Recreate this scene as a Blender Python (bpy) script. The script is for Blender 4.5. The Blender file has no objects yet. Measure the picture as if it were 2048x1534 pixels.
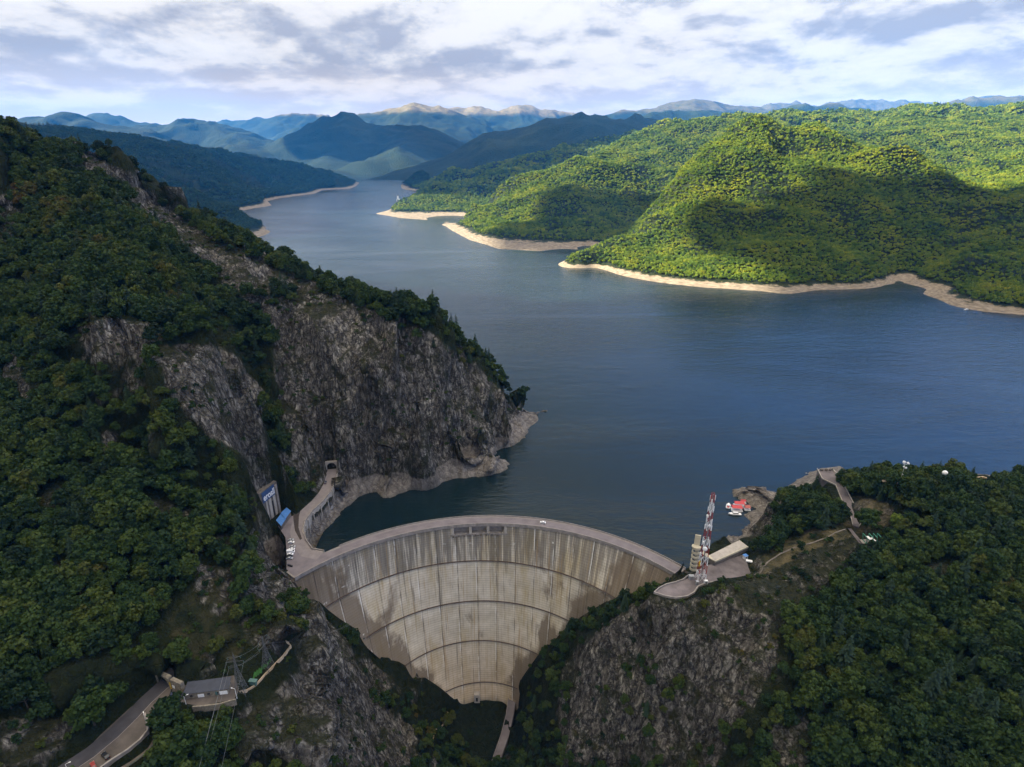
import bpy, math, random
import numpy as np
from mathutils import Vector, Matrix
random.seed(7); RNG = np.random.default_rng(7)
C = bpy.context.scene.collection
SC = bpy.context.scene

# ---------------------------------------------------------------- camera, light, exposure
HC = 265.0                      # camera height above the dam crest (crest = z 0)
PITCH = math.radians(22.0)
FPX = 1183.0                    # focal length in photograph pixels (2048 wide)
WATER = -20.0
cam_d = bpy.data.cameras.new('camera'); cam = bpy.data.objects.new('camera', cam_d); C.objects.link(cam)
cam.location = (0, 0, HC); cam.rotation_euler = (math.pi/2 - PITCH, 0, 0)
cam_d.sensor_width = 36.0; cam_d.lens = FPX/2048*36.0; cam_d.clip_start = 1.0; cam_d.clip_end = 90000.0
SC.camera = cam

SUN_EL = math.radians(30.0); SUN_AZ = math.radians(268.0)   # compass azimuth, +Y north
SUNV = Vector((math.sin(SUN_AZ)*math.cos(SUN_EL), math.cos(SUN_AZ)*math.cos(SUN_EL), math.sin(SUN_EL)))
sun_d = bpy.data.lights.new('sun', 'SUN'); sun_d.energy = 5.0; sun_d.angle = math.radians(0.5); sun_d.color = (1.0, 0.91, 0.74)
sun = bpy.data.objects.new('sun', sun_d); C.objects.link(sun)
sun.rotation_euler = (-SUNV).to_track_quat('-Z', 'Y').to_euler()

SC.view_settings.view_transform = 'Standard'; SC.view_settings.look = 'None'
SC.view_settings.exposure = 2.25; SC.view_settings.gamma = 1.0; SC.view_settings.use_curve_mapping = False
SC.cycles.max_bounces = 6; SC.cycles.diffuse_bounces = 2; SC.cycles.glossy_bounces = 2
SC.cycles.transmission_bounces = 2; SC.cycles.volume_bounces = 0; SC.cycles.transparent_max_bounces = 8
SC.cycles.caustics_reflective = False; SC.cycles.caustics_refractive = False

W = bpy.data.worlds.new('World'); SC.world = W; W.use_nodes = True
def N(nt, typ, **kw):
    n = nt.nodes.new(typ)
    for k, v in kw.items():
        if k.startswith('i_'):
            key = k[2:]; n.inputs[int(key) if key.isdigit() else key].default_value = v
        else: setattr(n, k, v)
    return n
def L(nt, a, b): nt.links.new(a, b)
def fac(n): return n.outputs['Fac'] if 'Fac' in n.outputs else n.outputs[0]
def math_n(nt, op, a, b=None, c=None, clamp=False):
    n = nt.nodes.new('ShaderNodeMath'); n.operation = op; n.use_clamp = clamp
    for i, v in enumerate((a, b, c)):
        if v is None: continue
        if isinstance(v, (int, float)): n.inputs[i].default_value = v
        else: L(nt, v, n.inputs[i])
    return n.outputs[0]
def ramp(nt, f, stops, interp='LINEAR'):
    n = nt.nodes.new('ShaderNodeValToRGB'); n.color_ramp.interpolation = interp
    el = n.color_ramp.elements
    while len(el) < len(stops): el.new(0.5)
    for e, (p, c) in zip(el, stops):
        e.position = p; e.color = (c, c, c, 1) if isinstance(c, (int, float)) else (*c, 1)
    L(nt, f, n.inputs['Fac']); return n.outputs['Color']
def mix(nt, f, a, b, mode='MIX'):
    n = nt.nodes.new('ShaderNodeMix'); n.data_type = 'RGBA'; n.blend_type = mode; n.clamp_factor = True
    for k, v in ((0, f), (6, a), (7, b)):
        s = n.inputs[k]
        if isinstance(v, (int, float)): s.default_value = v if k == 0 else (v, v, v, 1)
        elif isinstance(v, tuple): s.default_value = (*v, 1)
        else: L(nt, v, s)
    return n.outputs[2]
def mapping(nt, vec, scale=(1, 1, 1), rot=(0, 0, 0), loc=(0, 0, 0)):
    n = nt.nodes.new('ShaderNodeMapping'); n.inputs['Scale'].default_value = scale
    n.inputs['Rotation'].default_value = rot; n.inputs['Location'].default_value = loc
    L(nt, vec, n.inputs['Vector']); return n.outputs[0]
def noise(nt, vec, scale, detail=4, rough=0.55, dist=0.0):
    n = N(nt, 'ShaderNodeTexNoise'); n.inputs['Scale'].default_value = scale
    n.inputs['Detail'].default_value = detail; n.inputs['Roughness'].default_value = rough
    n.inputs['Distortion'].default_value = dist
    L(nt, vec, n.inputs['Vector']); return n.outputs[0]

def build_world():
    nt = W.node_tree; nt.nodes.clear()
    out = N(nt, 'ShaderNodeOutputWorld'); bg = N(nt, 'ShaderNodeBackground')
    sky = N(nt, 'ShaderNodeTexSky'); sky.sky_type = 'NISHITA'; sky.sun_disc = False
    sky.sun_elevation = SUN_EL; sky.sun_rotation = SUN_AZ; sky.altitude = 1000
    tc = N(nt, 'ShaderNodeTexCoord'); sep = N(nt, 'ShaderNodeSeparateXYZ'); L(nt, tc.outputs['Generated'], sep.inputs[0])
    z = math_n(nt, 'MAXIMUM', sep.outputs[2], 0.0)
    # cloud masses seen edge-on: about three times as wide as high, finer towards the horizon
    zs = math_n(nt, 'POWER', math_n(nt, 'ADD', z, 0.015), 0.62)
    cv = N(nt, 'ShaderNodeCombineXYZ'); L(nt, sep.outputs[0], cv.inputs[0]); L(nt, sep.outputs[1], cv.inputs[1]); L(nt, math_n(nt, 'MULTIPLY', zs, 2.1), cv.inputs[2])
    p = mapping(nt, cv.outputs[0], (1, 1, 1), loc=(3.1, 1.7, 0.4)); pu = mapping(nt, cv.outputs[0], (1, 1, 1), loc=(3.1, 1.7, 0.45))
    def cloud(v): return math_n(nt, 'ADD', math_n(nt, 'MULTIPLY', noise(nt, v, 2.3, 3, 0.5, 0.15), 0.60), math_n(nt, 'MULTIPLY', noise(nt, v, 5.5, 9, 0.59, 0.15), 0.42))
    m = cloud(p); mu = cloud(pu)
    lit = math_n(nt, 'MULTIPLY', math_n(nt, 'SUBTRACT', m, mu), 5.5)       # billows catch light on their upper side
    cov = ramp(nt, m, [(0.28, 0.88), (0.38, 1.0)])
    kk = math_n(nt, 'ADD', math_n(nt, 'ADD', math_n(nt, 'MULTIPLY', m, 1.0), lit), -0.0)
    shade = ramp(nt, kk, [(0.26, (1.42, 1.48, 1.72)), (0.38, (1.75, 1.80, 1.98)), (0.47, (2.12, 2.12, 2.2)), (0.57, (2.6, 2.55, 2.52)), (0.78, (2.9, 2.82, 2.76))])
    hor = ramp(nt, z, [(0.0, 1.0), (0.04, 0.7), (0.11, 0.0)])
    shade = mix(nt, math_n(nt, 'MULTIPLY', hor, 0.75), shade, (4.1, 3.45, 2.95))
    up = ramp(nt, z, [(0.19, (1, 1, 1)), (0.30, (0.62, 0.78, 1.00)), (0.50, (0.52, 0.62, 0.74)), (0.66, (1.6, 1.5, 1.3)), (0.8, (3.2, 2.9, 2.35)), (1.0, (3.8, 3.4, 2.75))])      # unseen sky: blue belt dimmed for the lake, zenith brightened as added fill
    shade = mix(nt, 1.0, shade, up, 'MULTIPLY')
    for q in nt.nodes:
        if q.type == 'MIX': q.clamp_result = False
    blue = math_n(nt, 'MULTIPLY', ramp(nt, z, [(0.20, 0.0), (0.32, 1.0), (0.52, 1.0), (0.66, 0.0)]),
                  ramp(nt, sep.outputs[0], [(0.05, 0.0), (0.40, 1.0)]))
    cov = math_n(nt, 'MAXIMUM', cov, hor)
    cov = math_n(nt, 'MULTIPLY', cov, math_n(nt, 'SUBTRACT', 1.0, math_n(nt, 'MULTIPLY', blue, 0.85)))
    col = mix(nt, cov, mix(nt, 1.0, sky.outputs[0], (0.75, 1.0, 1.45), 'MULTIPLY'), shade)
    L(nt, col, bg.inputs['Color']); bg.inputs['Strength'].default_value = 0.08
    L(nt, bg.outputs[0], out.inputs[0])
build_world()

# ---------------------------------------------------------------- survey helpers
ST, CT = math.sin(PITCH), math.cos(PITCH)
def ray(px, py):
    a = (px-1024)/FPX; b = (767-py)/FPX
    return np.array([a, CT + b*ST, -ST + b*CT])
def P_Y(px, py, Y):            # survey point on a sight line at a given distance north
    r = ray(px, py); t = Y/r[1]; return np.array([r[0]*t, Y, HC + r[2]*t])
def P_Z(px, py, z):            # survey point at a given height
    r = ray(px, py); t = (z-HC)/r[2]; return np.array([r[0]*t, r[1]*t, z])
def proj(x, y, z):
    dz = z-HC; d = y*CT - dz*ST; u = y*ST + dz*CT
    return 1024 + FPX*x/d, 767 - FPX*u/d, d

# ---------------------------------------------------------------- numpy noise
def _hash(ix, iy, iz, seed):
    h = (ix.astype(np.int64)*374761393 + iy.astype(np.int64)*668265263 + iz.astype(np.int64)*2147483647 + seed*974634777)
    h = (h ^ (h >> 13)) * 1274126177; h = h ^ (h >> 16)
    return (h & 0xFFFF).astype(np.float32)/65535.0
def vnoise(x, y, z, seed=0):
    x0 = np.floor(x); y0 = np.floor(y); z0 = np.floor(z)
    fx = x-x0; fy = y-y0; fz = z-z0
    fx = fx*fx*fx*(fx*(fx*6-15)+10); fy = fy*fy*fy*(fy*(fy*6-15)+10); fz = fz*fz*fz*(fz*(fz*6-15)+10)
    r = 0
    for dx in (0, 1):
        for dy in (0, 1):
            for dz in (0, 1):
                w = (fx if dx else 1-fx)*(fy if dy else 1-fy)*(fz if dz else 1-fz)
                r = r + w*_hash(x0+dx, y0+dy, z0+dz, seed)
    return r*2-1
def fbm(x, y, z, oct=4, seed=0, gain=0.5, lac=2.03):
    a = 1.0; s = 0; t = 0
    for i in range(oct):
        s = s + a*vnoise(x, y, z, seed+i*17); t += a; a *= gain
        x, y, z = x*lac+5.3, y*lac+1.7, z*lac+9.1
    return s/t
def ridged(x, y, z, oct=4, seed=0, gain=0.5, lac=2.07):
    a = 1.0; s = 0; t = 0
    for i in range(oct):
        s = s + a*(1-2*np.abs(vnoise(x, y, z, seed+i*31))); t += a; a *= gain
        x, y, z = x*lac+2.3, y*lac+7.7, z*lac+3.1
    return s/t
def sstep(a, b, x):
    t = np.clip((x-a)/(b-a), 0, 1); return t*t*(3-2*t)
def dense(pts, step):
    out = [np.asarray(pts[0], float)]
    for a, b in zip(pts[:-1], pts[1:]):
        a = np.asarray(a, float); b = np.asarray(b, float); n = max(1, int(np.linalg.norm((b-a)[:2])/step))
        for k in range(1, n+1): out.append(a + (b-a)*k/n)
    return out
class RBF:
    def __init__(s, pts, c=2.0, smooth=0.0):
        p = np.array(pts, float); key = np.round(p[:, :2]/3).astype(int)
        _, idx = np.unique(key, axis=0, return_index=True); p = p[np.sort(idx)]
        s.p = p[:, :2]; s.c = c; n = len(p)
        d = np.sqrt(((s.p[:, None]-s.p[None])**2).sum(-1) + c*c)
        A = np.zeros((n+3, n+3)); A[:n, :n] = d - smooth*np.eye(n); A[:n, n] = 1; A[:n, n+1:] = s.p/1000
        A[n:, :n] = A[:n, n:].T
        s.w = np.linalg.solve(A, np.concatenate([p[:, 2], [0, 0, 0]]))
    def __call__(s, x, y):
        sh = x.shape; x = x.ravel(); y = y.ravel(); r = np.zeros(len(x)); n = len(s.p)
        for i in range(0, len(x), 40000):
            xx = x[i:i+40000, None]-s.p[None, :, 0]; yy = y[i:i+40000, None]-s.p[None, :, 1]
            r[i:i+40000] = np.sqrt(xx*xx+yy*yy+s.c*s.c) @ s.w[:n] + s.w[n] + (s.w[n+1]*x[i:i+40000] + s.w[n+2]*y[i:i+40000])/1000
        return r.reshape(sh)
def seg_dist(x, y, a, b):
    ax, ay = a[0], a[1]; bx, by = b[0]-ax, b[1]-ay
    t = np.clip(((x-ax)*bx + (y-ay)*by)/(bx*bx+by*by+1e-9), 0, 1)
    return np.hypot(x-ax-t*bx, y-ay-t*by), t
def in_poly(x, y, poly):
    r = np.zeros(np.shape(x), bool); n = len(poly); j = n-1
    for i in range(n):
        xi, yi = poly[i][0], poly[i][1]; xj, yj = poly[j][0], poly[j][1]
        if yi != yj:
            c = ((yi > y) != (yj > y)) & (x < (xj-xi)*(y-yi)/(yj-yi)+xi); r ^= c
        j = i
    return r

# ---------------------------------------------------------------- object helpers
def tag(o, label=None, cat=None, group=None, kind=None):
    if label: o['label'] = label
    if cat: o['category'] = cat
    if group: o['group'] = group
    if kind: o['kind'] = kind
    return o
def empty(name, loc, label, cat, group=None, rz=0.0):
    o = bpy.data.objects.new(name, None); C.objects.link(o); o.location = loc; o.rotation_euler = (0, 0, rz)
    o.empty_display_size = 1; return tag(o, label, cat, group)
def mesh_np(name, v, f, mats=None, parent=None, smooth=False, attrs=None, uv=None, mi=None):
    me = bpy.data.meshes.new(name); v = np.asarray(v, np.float32); f = np.asarray(f, np.int32)
    k = f.shape[1]; me.vertices.add(len(v)); me.vertices.foreach_set('co', v.ravel())
    me.loops.add(f.size); me.loops.foreach_set('vertex_index', f.ravel())
    me.polygons.add(len(f)); me.polygons.foreach_set('loop_start', np.arange(0, f.size, k, dtype=np.int32))
    if smooth: me.polygons.foreach_set('use_smooth', np.ones(len(f), bool))
    if uv is not None:
        u = me.uv_layers.new(name='UVMap'); u.data.foreach_set('uv', np.asarray(uv, np.float32)[f.ravel()].ravel())
    if attrs:
        for an, av in attrs.items():
            a = me.attributes.new(an, 'FLOAT', 'POINT'); a.data.foreach_set('value', np.asarray(av, np.float32).ravel())
    if mats:
        for m in (mats if isinstance(mats, (list, tuple)) else [mats]): me.materials.append(m)
    if mi is not None: me.polygons.foreach_set('material_index', np.asarray(mi, np.int32))
    me.update(calc_edges=True); me.validate()
    o = bpy.data.objects.new(name, me); C.objects.link(o)
    if parent: o.parent = parent
    return o
def grid_faces(nx, ny):
    i = np.arange(ny-1)[:, None]*nx + np.arange(nx-1)[None]; i = i.ravel()
    return np.stack([i, i+1, i+nx+1, i+nx], 1)
class MB:
    """collects faces and links them as ONE mesh object"""
    def __init__(s): s.v = []; s.f = []
    def add(s, vs, fs):
        o = len(s.v); s.v += [tuple(map(float, p)) for p in vs]; s.f += [tuple(i+o for i in f) for f in fs]; return s
    def box(s, c, size, rz=0.0, taper=1.0, sx=0.0):
        hx, hy, hz = size[0]/2, size[1]/2, size[2]/2; cr, sr = math.cos(rz), math.sin(rz); vs = []
        for z, k in ((-hz, 1.0), (hz, taper)):
            for x, y in ((-hx, -hy), (hx, -hy), (hx, hy), (-hx, hy)):
                x *= k; y *= k; vs.append((c[0]+x*cr-y*sr, c[1]+x*sr+y*cr, c[2]+z))
        return s.add(vs, [(0, 3, 2, 1), (4, 5, 6, 7), (0, 1, 5, 4), (1, 2, 6, 5), (2, 3, 7, 6), (3, 0, 4, 7)])
    def tube(s, a, b, r, r2=None, n=6):
        a = Vector(a); b = Vector(b); d = (b-a)
        if d.length < 1e-6: return s
        q = d.to_track_quat('Z', 'Y'); r2 = r if r2 is None else r2; vs = []
        for p, rr in ((a, r), (b, r2)):
            for k in range(n):
                t = 2*math.pi*k/n; vs.append(p + q @ Vector((rr*math.cos(t), rr*math.sin(t), 0)))
        fs = [(k, (k+1) % n, n+(k+1) % n, n+k) for k in range(n)] + [tuple(range(n-1, -1, -1)), tuple(range(n, 2*n))]
        return s.add(vs, fs)
    def prism(s, poly, z0, z1):
        n = len(poly); ar = sum(poly[i][0]*poly[(i+1) % n][1]-poly[(i+1) % n][0]*poly[i][1] for i in range(n))
        if ar < 0: poly = poly[::-1]
        f0 = (lambda i: z0[i] if hasattr(z0, '__len__') else z0); f1 = (lambda i: z1[i] if hasattr(z1, '__len__') else z1)
        vs = [(p[0], p[1], f0(i)) for i, p in enumerate(poly)] + [(p[0], p[1], f1(i)) for i, p in enumerate(poly)]
        fs = [tuple(range(n-1, -1, -1)), tuple(range(n, 2*n))] + [(i, (i+1) % n, n+(i+1) % n, n+i) for i in range(n)]
        return s.add(vs, fs)
    def strip(s, pts, w0, w1, zb, zt):
        """wall or kerb along a polyline: lateral offsets w0..w1 (left positive), heights zb..zt relative to the line"""
        pts = [np.asarray(p, float) for p in pts]; n = len(pts); vs = []
        for i, p in enumerate(pts):
            a = pts[max(0, i-1)]; b = pts[min(n-1, i+1)]; t = (b-a)[:2]; t = t/(np.linalg.norm(t)+1e-9); nn = np.array([-t[1], t[0]])
            for w, z in ((w0, zb), (w1, zb), (w1, zt), (w0, zt)):
                q = p[:2]+nn*w; vs.append((q[0], q[1], p[2]+z))
        fs = []
        for i in range(n-1):
            o = 4*i
            for k in range(4): fs.append((o+k, o+(k+1) % 4, o+4+(k+1) % 4, o+4+k))
        fs += [(3, 2, 1, 0), (4*n-4, 4*n-3, 4*n-2, 4*n-1)]
        return s.add(vs, fs)
    def sphere(s, c, r, seg=10, rings=6, sz=1.0):
        vs = [(c[0], c[1], c[2]+r*sz)]
        for i in range(1, rings):
            t = math.pi*i/rings
            for k in range(seg):
                a = 2*math.pi*k/seg; vs.append((c[0]+r*math.sin(t)*math.cos(a), c[1]+r*math.sin(t)*math.sin(a), c[2]+r*sz*math.cos(t)))
        vs.append((c[0], c[1], c[2]-r*sz)); fs = []
        for k in range(seg):
            fs.append((0, 1+k, 1+(k+1) % seg)); b = 1+(rings-2)*seg; fs.append((len(vs)-1, b+(k+1) % seg, b+k))
        for i in range(rings-2):
            for k in range(seg):
                a = 1+i*seg+k; b = 1+i*seg+(k+1) % seg; fs.append((a, a+seg, b+seg, b))
        return s.add(vs, fs)
    def build(s, name, mat, parent=None, smooth=False, bevel=0.0):
        me = bpy.data.meshes.new(name); me.from_pydata(s.v, [], s.f); me.materials.append(mat)
        import bmesh
        bm = bmesh.new(); bm.from_mesh(me); bmesh.ops.recalc_face_normals(bm, faces=bm.faces)
        if bevel: bmesh.ops.bevel(bm, geom=list(bm.edges), offset=bevel, segments=1, affect='EDGES', clamp_overlap=True)
        bm.to_mesh(me); bm.free()
        if smooth: me.polygons.foreach_set('use_smooth', [True]*len(me.polygons))
        o = bpy.data.objects.new(name, me); C.objects.link(o)
        if parent: o.parent = parent
        return o

# ---------------------------------------------------------------- materials
MATS = {}
def new_mat(name):
    m = bpy.data.materials.new(name); m.use_nodes = True; nt = m.node_tree; nt.nodes.clear()
    out = N(nt, 'ShaderNodeOutputMaterial'); b = N(nt, 'ShaderNodeBsdfPrincipled'); L(nt, b.outputs[0], out.inputs[0])
    MATS[name] = m; return m, nt, b
def bump(nt, b, h, strength, dist=1.0):
    n = N(nt, 'ShaderNodeBump'); n.inputs['Strength'].default_value = strength; n.inputs['Distance'].default_value = dist
    L(nt, h, n.inputs['Height']); L(nt, n.outputs[0], b.inputs['Normal']); return n
def simple(name, col, rough=0.7, var=0.15, scale=0.8, metal=0.0, spec=0.4):
    m, nt, b = new_mat(name); tc = N(nt, 'ShaderNodeTexCoord')
    n = noise(nt, tc.outputs['Object'], scale, 5, 0.6)
    f = ramp(nt, n, [(0.3, 1-var), (0.7, 1+var)])
    L(nt, mix(nt, 1.0, col, f, 'MULTIPLY'), b.inputs['Base Color'])
    b.inputs['Roughness'].default_value = rough; b.inputs['Metallic'].default_value = metal
    b.inputs['Specular IOR Level'].default_value = spec
    return m
# ---------------------------------------------------------------- the dam survey (arcs through three points per level)
LV = [(0.0, (591, 1154), (958, 1047), (1352, 1148)), (-33.0, (652, 1213), (966, 1121), (1233, 1197)),
      (-69.0, (732, 1275), (965, 1201), (1151, 1248)), (-106.0, (800, 1338), (965, 1280), (1083, 1312)),
      (-146.0, (882, 1388), (964, 1363), (1036, 1377)), (-161.0, (909, 1402), (958, 1397), (1020, 1396))]
LZ = np.array([l[0] for l in LV])
LL = np.array([P_Z(*l[1], l[0])[:2] for l in LV]); LM = np.array([P_Z(*l[2], l[0])[:2] for l in LV]); LR = np.array([P_Z(*l[3], l[0])[:2] for l in LV])
def circ3(a, b, c):
    ax, ay = a; bx, by = b; cx, cy = c; d = 2*(ax*(by-cy)+bx*(cy-ay)+cx*(ay-by))
    ux = ((ax*ax+ay*ay)*(by-cy)+(bx*bx+by*by)*(cy-ay)+(cx*cx+cy*cy)*(ay-by))/d
    uy = ((ax*ax+ay*ay)*(cx-bx)+(bx*bx+by*by)*(ax-cx)+(cx*cx+cy*cy)*(bx-ax))/d
    return ux, uy, math.hypot(ax-ux, ay-uy)
CIRC = []
for a, b, c in zip(LL, LM, LR):
    ux, uy, r = circ3(a, b, c)
    CIRC.append((ux, uy, r, math.atan2(a[0]-ux, a[1]-uy), math.atan2(c[0]-ux, c[1]-uy)))
CIRC = np.array(CIRC); CIRC[5] = (-22.0, 303.5, 54.2, -0.66, 0.49)
def circ_at(z):
    zz = -np.asarray(z, float); xs = -LZ
    return [np.interp(zz, xs, CIRC[:, k]) for k in range(5)]
def dam_pt(u, z, off=0.0):      # u 0 left abutment .. 1 right; off = metres upstream
    cx, cy, r, a0, a1 = circ_at(z); a = a0+(a1-a0)*u
    return np.stack([cx+(r+off)*np.sin(a), cy+(r+off)*np.cos(a), np.asarray(z)+0*a], -1)

# ---------------------------------------------------------------- near terrain survey
NP_ = []
def PY(*ps): NP_.extend(P_Y(*p) for p in ps)
def PZ(*ps): NP_.extend(P_Z(*p) for p in ps)
# waterline of the left cliff and the ring of bare rock
shoreL = [P_Z(x, y, WATER) for x, y in [(1070, 846), (1040, 882), (1000, 897), (985, 905), (1012, 925), (935, 934), (915, 955), (842, 978), (760, 986), (680, 996), (668, 1010), (664, 1045), (640, 1085)]]
NP_ += dense(shoreL, 14)
for x, y in [(1110, 880), (1080, 960), (960, 985), (850, 1015), (740, 1025), (700, 1060), (1150, 800), (1160, 950), (1260, 1030), (1320, 1055), (1000, 1000)]:
    NP_.append(P_Z(x, y, WATER) - np.array([0, 0, 45]))
PZ((1000, 914, -13), (985, 914, -8), (960, 920, -9), (935, 915, -4), (676, 965, 0), (760, 950, -2), (840, 940, -1), (920, 905, 2), (965, 893, 0), (1030, 850, -6))
# cliff crest of the big left face and what lies behind it
crest = [(1058, 835, 588), (1000, 783, 572), (950, 742, 552), (900, 705, 527), (850, 672, 512), (780, 632, 512), (700, 612, 520), (620, 588, 530), (560, 558, 542), (480, 512, 562), (350, 452, 592), (250, 380, 612), (170, 304, 632), (120, 310, 625), (60, 290, 600), (0, 262, 580), (-150, 200, 540)]
cp = [P_Y(*c) for c in crest]; NP_ += dense(cp, 25)
for i, c in enumerate(cp):
    k = 1.0 if i > 3 else 0.5
    NP_.append(c + np.array([40*k, 70*k, -45*k])); NP_.append(c + np.array([90*k, 140*k, min(-110, -60-WATER-c[2])]))
    NP_.append(np.array([c[0]+140*k, c[1]+215*k, -70]))
NP_ += [np.array([-250, 840, -80]), np.array([-480, 840, -80]), np.array([-650, 840, -80]), np.array([0, 800, -80]), np.array([300, 800, -80]), np.array([560, 700, -80]), np.array([560, 520, -70])]
PY((562, 948, 414), (640, 900, 440), (700, 900, 452), (700, 750, 480), (650, 620, 512), (800, 850, 470), (800, 720, 492), (900, 850, 495), (950, 850, 525), (880, 780, 505), (600, 700, 485), (590, 820, 455), (990, 860, 540), (750, 660, 500), (850, 900, 478))
# gully left of it
PY((552, 925, 415), (530, 880, 425), (510, 760, 458), (480, 650, 485), (430, 580, 512), (330, 470, 560), (250, 400, 595))
# second rock wall
PY((300, 650, 402), (370, 672, 402), (440, 710, 400), (500, 790, 395), (535, 870, 392), (545, 920, 384), (470, 905, 352), (400, 830, 345), (330, 740, 356), (380, 700, 385), (440, 800, 372), (200, 640, 375), (150, 560, 430), (300, 560, 460), (150, 420, 520), (0, 420, 520))
# near left forested slope
PY((0, 560, 452), (0, 700, 402), (0, 900, 325), (0, 1100, 260), (0, 1300, 208), (0, 1500, 172), (-200, 1500, 165), (-200, 900, 320), (-300, 500, 440), (150, 750, 365), (150, 950, 305), (150, 1100, 264), (150, 1290, 214), (120, 1420, 194),
   (300, 900, 333), (300, 1050, 285), (300, 1180, 252), (290, 1300, 224), (450, 950, 328), (450, 1100, 283), (450, 1250, 243), (430, 1325, 228), (448, 985, 325), (468, 1050, 308), (514, 1105, 302), (554, 1152, 305),
   (520, 1200, 264), (540, 1290, 240), (480, 1345, 226), (600, 1300, 252), (620, 1225, 287), (650, 1260, 292), (700, 1330, 292), (690, 1400, 265), (600, 1400, 228), (760, 1390, 305), (790, 1440, 296), (740, 1534, 232), (840, 1534, 272), (650, 1534, 203), (600, 1534, 193), (500, 1450, 203), (500, 1534, 183), (400, 1460, 196), (400, 1534, 179), (460, 1410, 211))
# roads and parking
PZ((655, 955, 0), (650, 990, 0), (615, 1020, 0), (590, 1050, 0), (600, 1085, 0), (620, 1112, 0), (585, 1070, 0), (585, 1105, 0), (592, 1135, 0), (575, 1040, 0), (560, 1060, 1))
PZ((352, 1352, 31), (335, 1340, 31), (365, 1345, 30), (325, 1366, 18), (290, 1400, 18), (250, 1450, 18), (200, 1500, 18), (140, 1534, 18), (380, 1402, 18), (460, 1385, 18), (300, 1460, 16), (250, 1520, 16), (330, 1420, 17))
# banner wall foot and top
PZ((545, 1035, 1), (520, 1004, 1), (535, 992, 1), (508, 990, 5), (552, 1000, 1), (590, 978, 12), (600, 1005, 4))
# the dam's contact and the gorge
for u in (0.0, 1.0):
    zz = np.linspace(2, -160, 26)
    for z in zz:
        p = dam_pt(np.array(u), min(z, 0), 0); p[2] = z-1; NP_.append(p)
for z, us in ((-161, (0.1, 0.35, 0.65, 0.9)),):
    for u in us: p = dam_pt(np.array(u), z, 0); p[2] = -166; NP_.append(p)
for u in np.linspace(0.06, 0.94, 9):
    p = dam_pt(np.array(u), 0.0, 45); p[2] = -75; NP_.append(p)
    w = 1-abs(u-0.5)*2; p = dam_pt(np.array(u), 0.0, 8); p[2] = -60-90*w; NP_.append(p)
PZ((960, 1425, -166), (960, 1480, -172), (975, 1534, -176), (900, 1440, -160), (885, 1500, -165), (1000, 1440, -166), (1010, 1500, -172))
PY((850, 1450, 322), (800, 1400, 318), (860, 1534, 290), (870, 1480, 315))
NP_ += [np.array([-60, 250, -185]), np.array([-40, 200, -190]), np.array([-30, 120, -200]), np.array([-45, 60, -205])]
# right rock spur under the platform
PY((1400, 1215, 282), (1350, 1210, 284), (1350, 1300, 272), (1350, 1400, 260), (1350, 1534, 240), (1280, 1210, 305), (1200, 1255, 308), (1160, 1290, 318), (1130, 1340, 320), (1090, 1400, 316), (1150, 1420, 296), (1060, 1460, 318), (1045, 1534, 292), (1150, 1534, 268), (1250, 1330, 290), (1250, 1430, 274), (1250, 1534, 254),
   (1480, 1180, 288), (1560, 1140, 308), (1620, 1090, 325), (1700, 1070, 334), (1450, 1290, 264), (1450, 1400, 247), (1430, 1534, 224), (1520, 1250, 266), (1500, 1400, 237), (1480, 1534, 214), (1510, 1320, 250))
# right forest
PY((1600, 1250, 264), (1600, 1400, 230), (1600, 1534, 204), (1750, 1200, 282), (1750, 1350, 240), (1750, 1534, 198), (1900, 1110, 302), (1900, 1250, 258), (1900, 1400, 220), (1900, 1534, 189), (2048, 1060, 322), (2048, 1250, 254), (2048, 1400, 213), (2048, 1534, 184), (2250, 1100, 320), (2250, 1500, 190), (1650, 1150, 296), (1750, 1110, 318),
   (1800, 1015, 347), (1790, 985, 356), (2000, 1005, 365), (1900, 985, 370), (2048, 990, 372), (2250, 960, 380), (1700, 1005, 378), (1740, 1060, 342), (1820, 1050, 335), (1940, 968, 395), (2048, 985, 392), (1600, 1025, 368), (1560, 1015, 384), (1545, 1045, 372), (1580, 1070, 349), (1530, 1090, 336), (1505, 1110, 328), (1640, 1010, 385))
# right shore near the dam
shoreR = [P_Z(x, y, WATER) for x, y in [(1352, 1128), (1400, 1118), (1425, 1108), (1490, 1078), (1512, 1056), (1500, 1034), (1512, 1018), (1495, 1000), (1472, 992), (1480, 984), (1520, 985), (1560, 988), (1600, 962), (1640, 938), (1680, 935), (1730, 968), (1780, 960), (1850, 948), (1950, 948), (2048, 965), (2200, 950)]]
NP_ += dense(shoreR, 10)
for x, y in [(1340, 1090), (1400, 1075), (1460, 1050), (1440, 985), (1520, 950), (1600, 920), (1700, 900), (1850, 900), (2048, 900), (2250, 880)]:
    NP_.append(P_Z(x, y, WATER) - np.array([0, 0, 30]))
PZ((1500, 990, -15), (1520, 1003, -12), (1530, 1030, -8), (1520, 1070, -6), (1540, 1010, -5))
NEAR = RBF(NP_, c=3.0)

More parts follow.
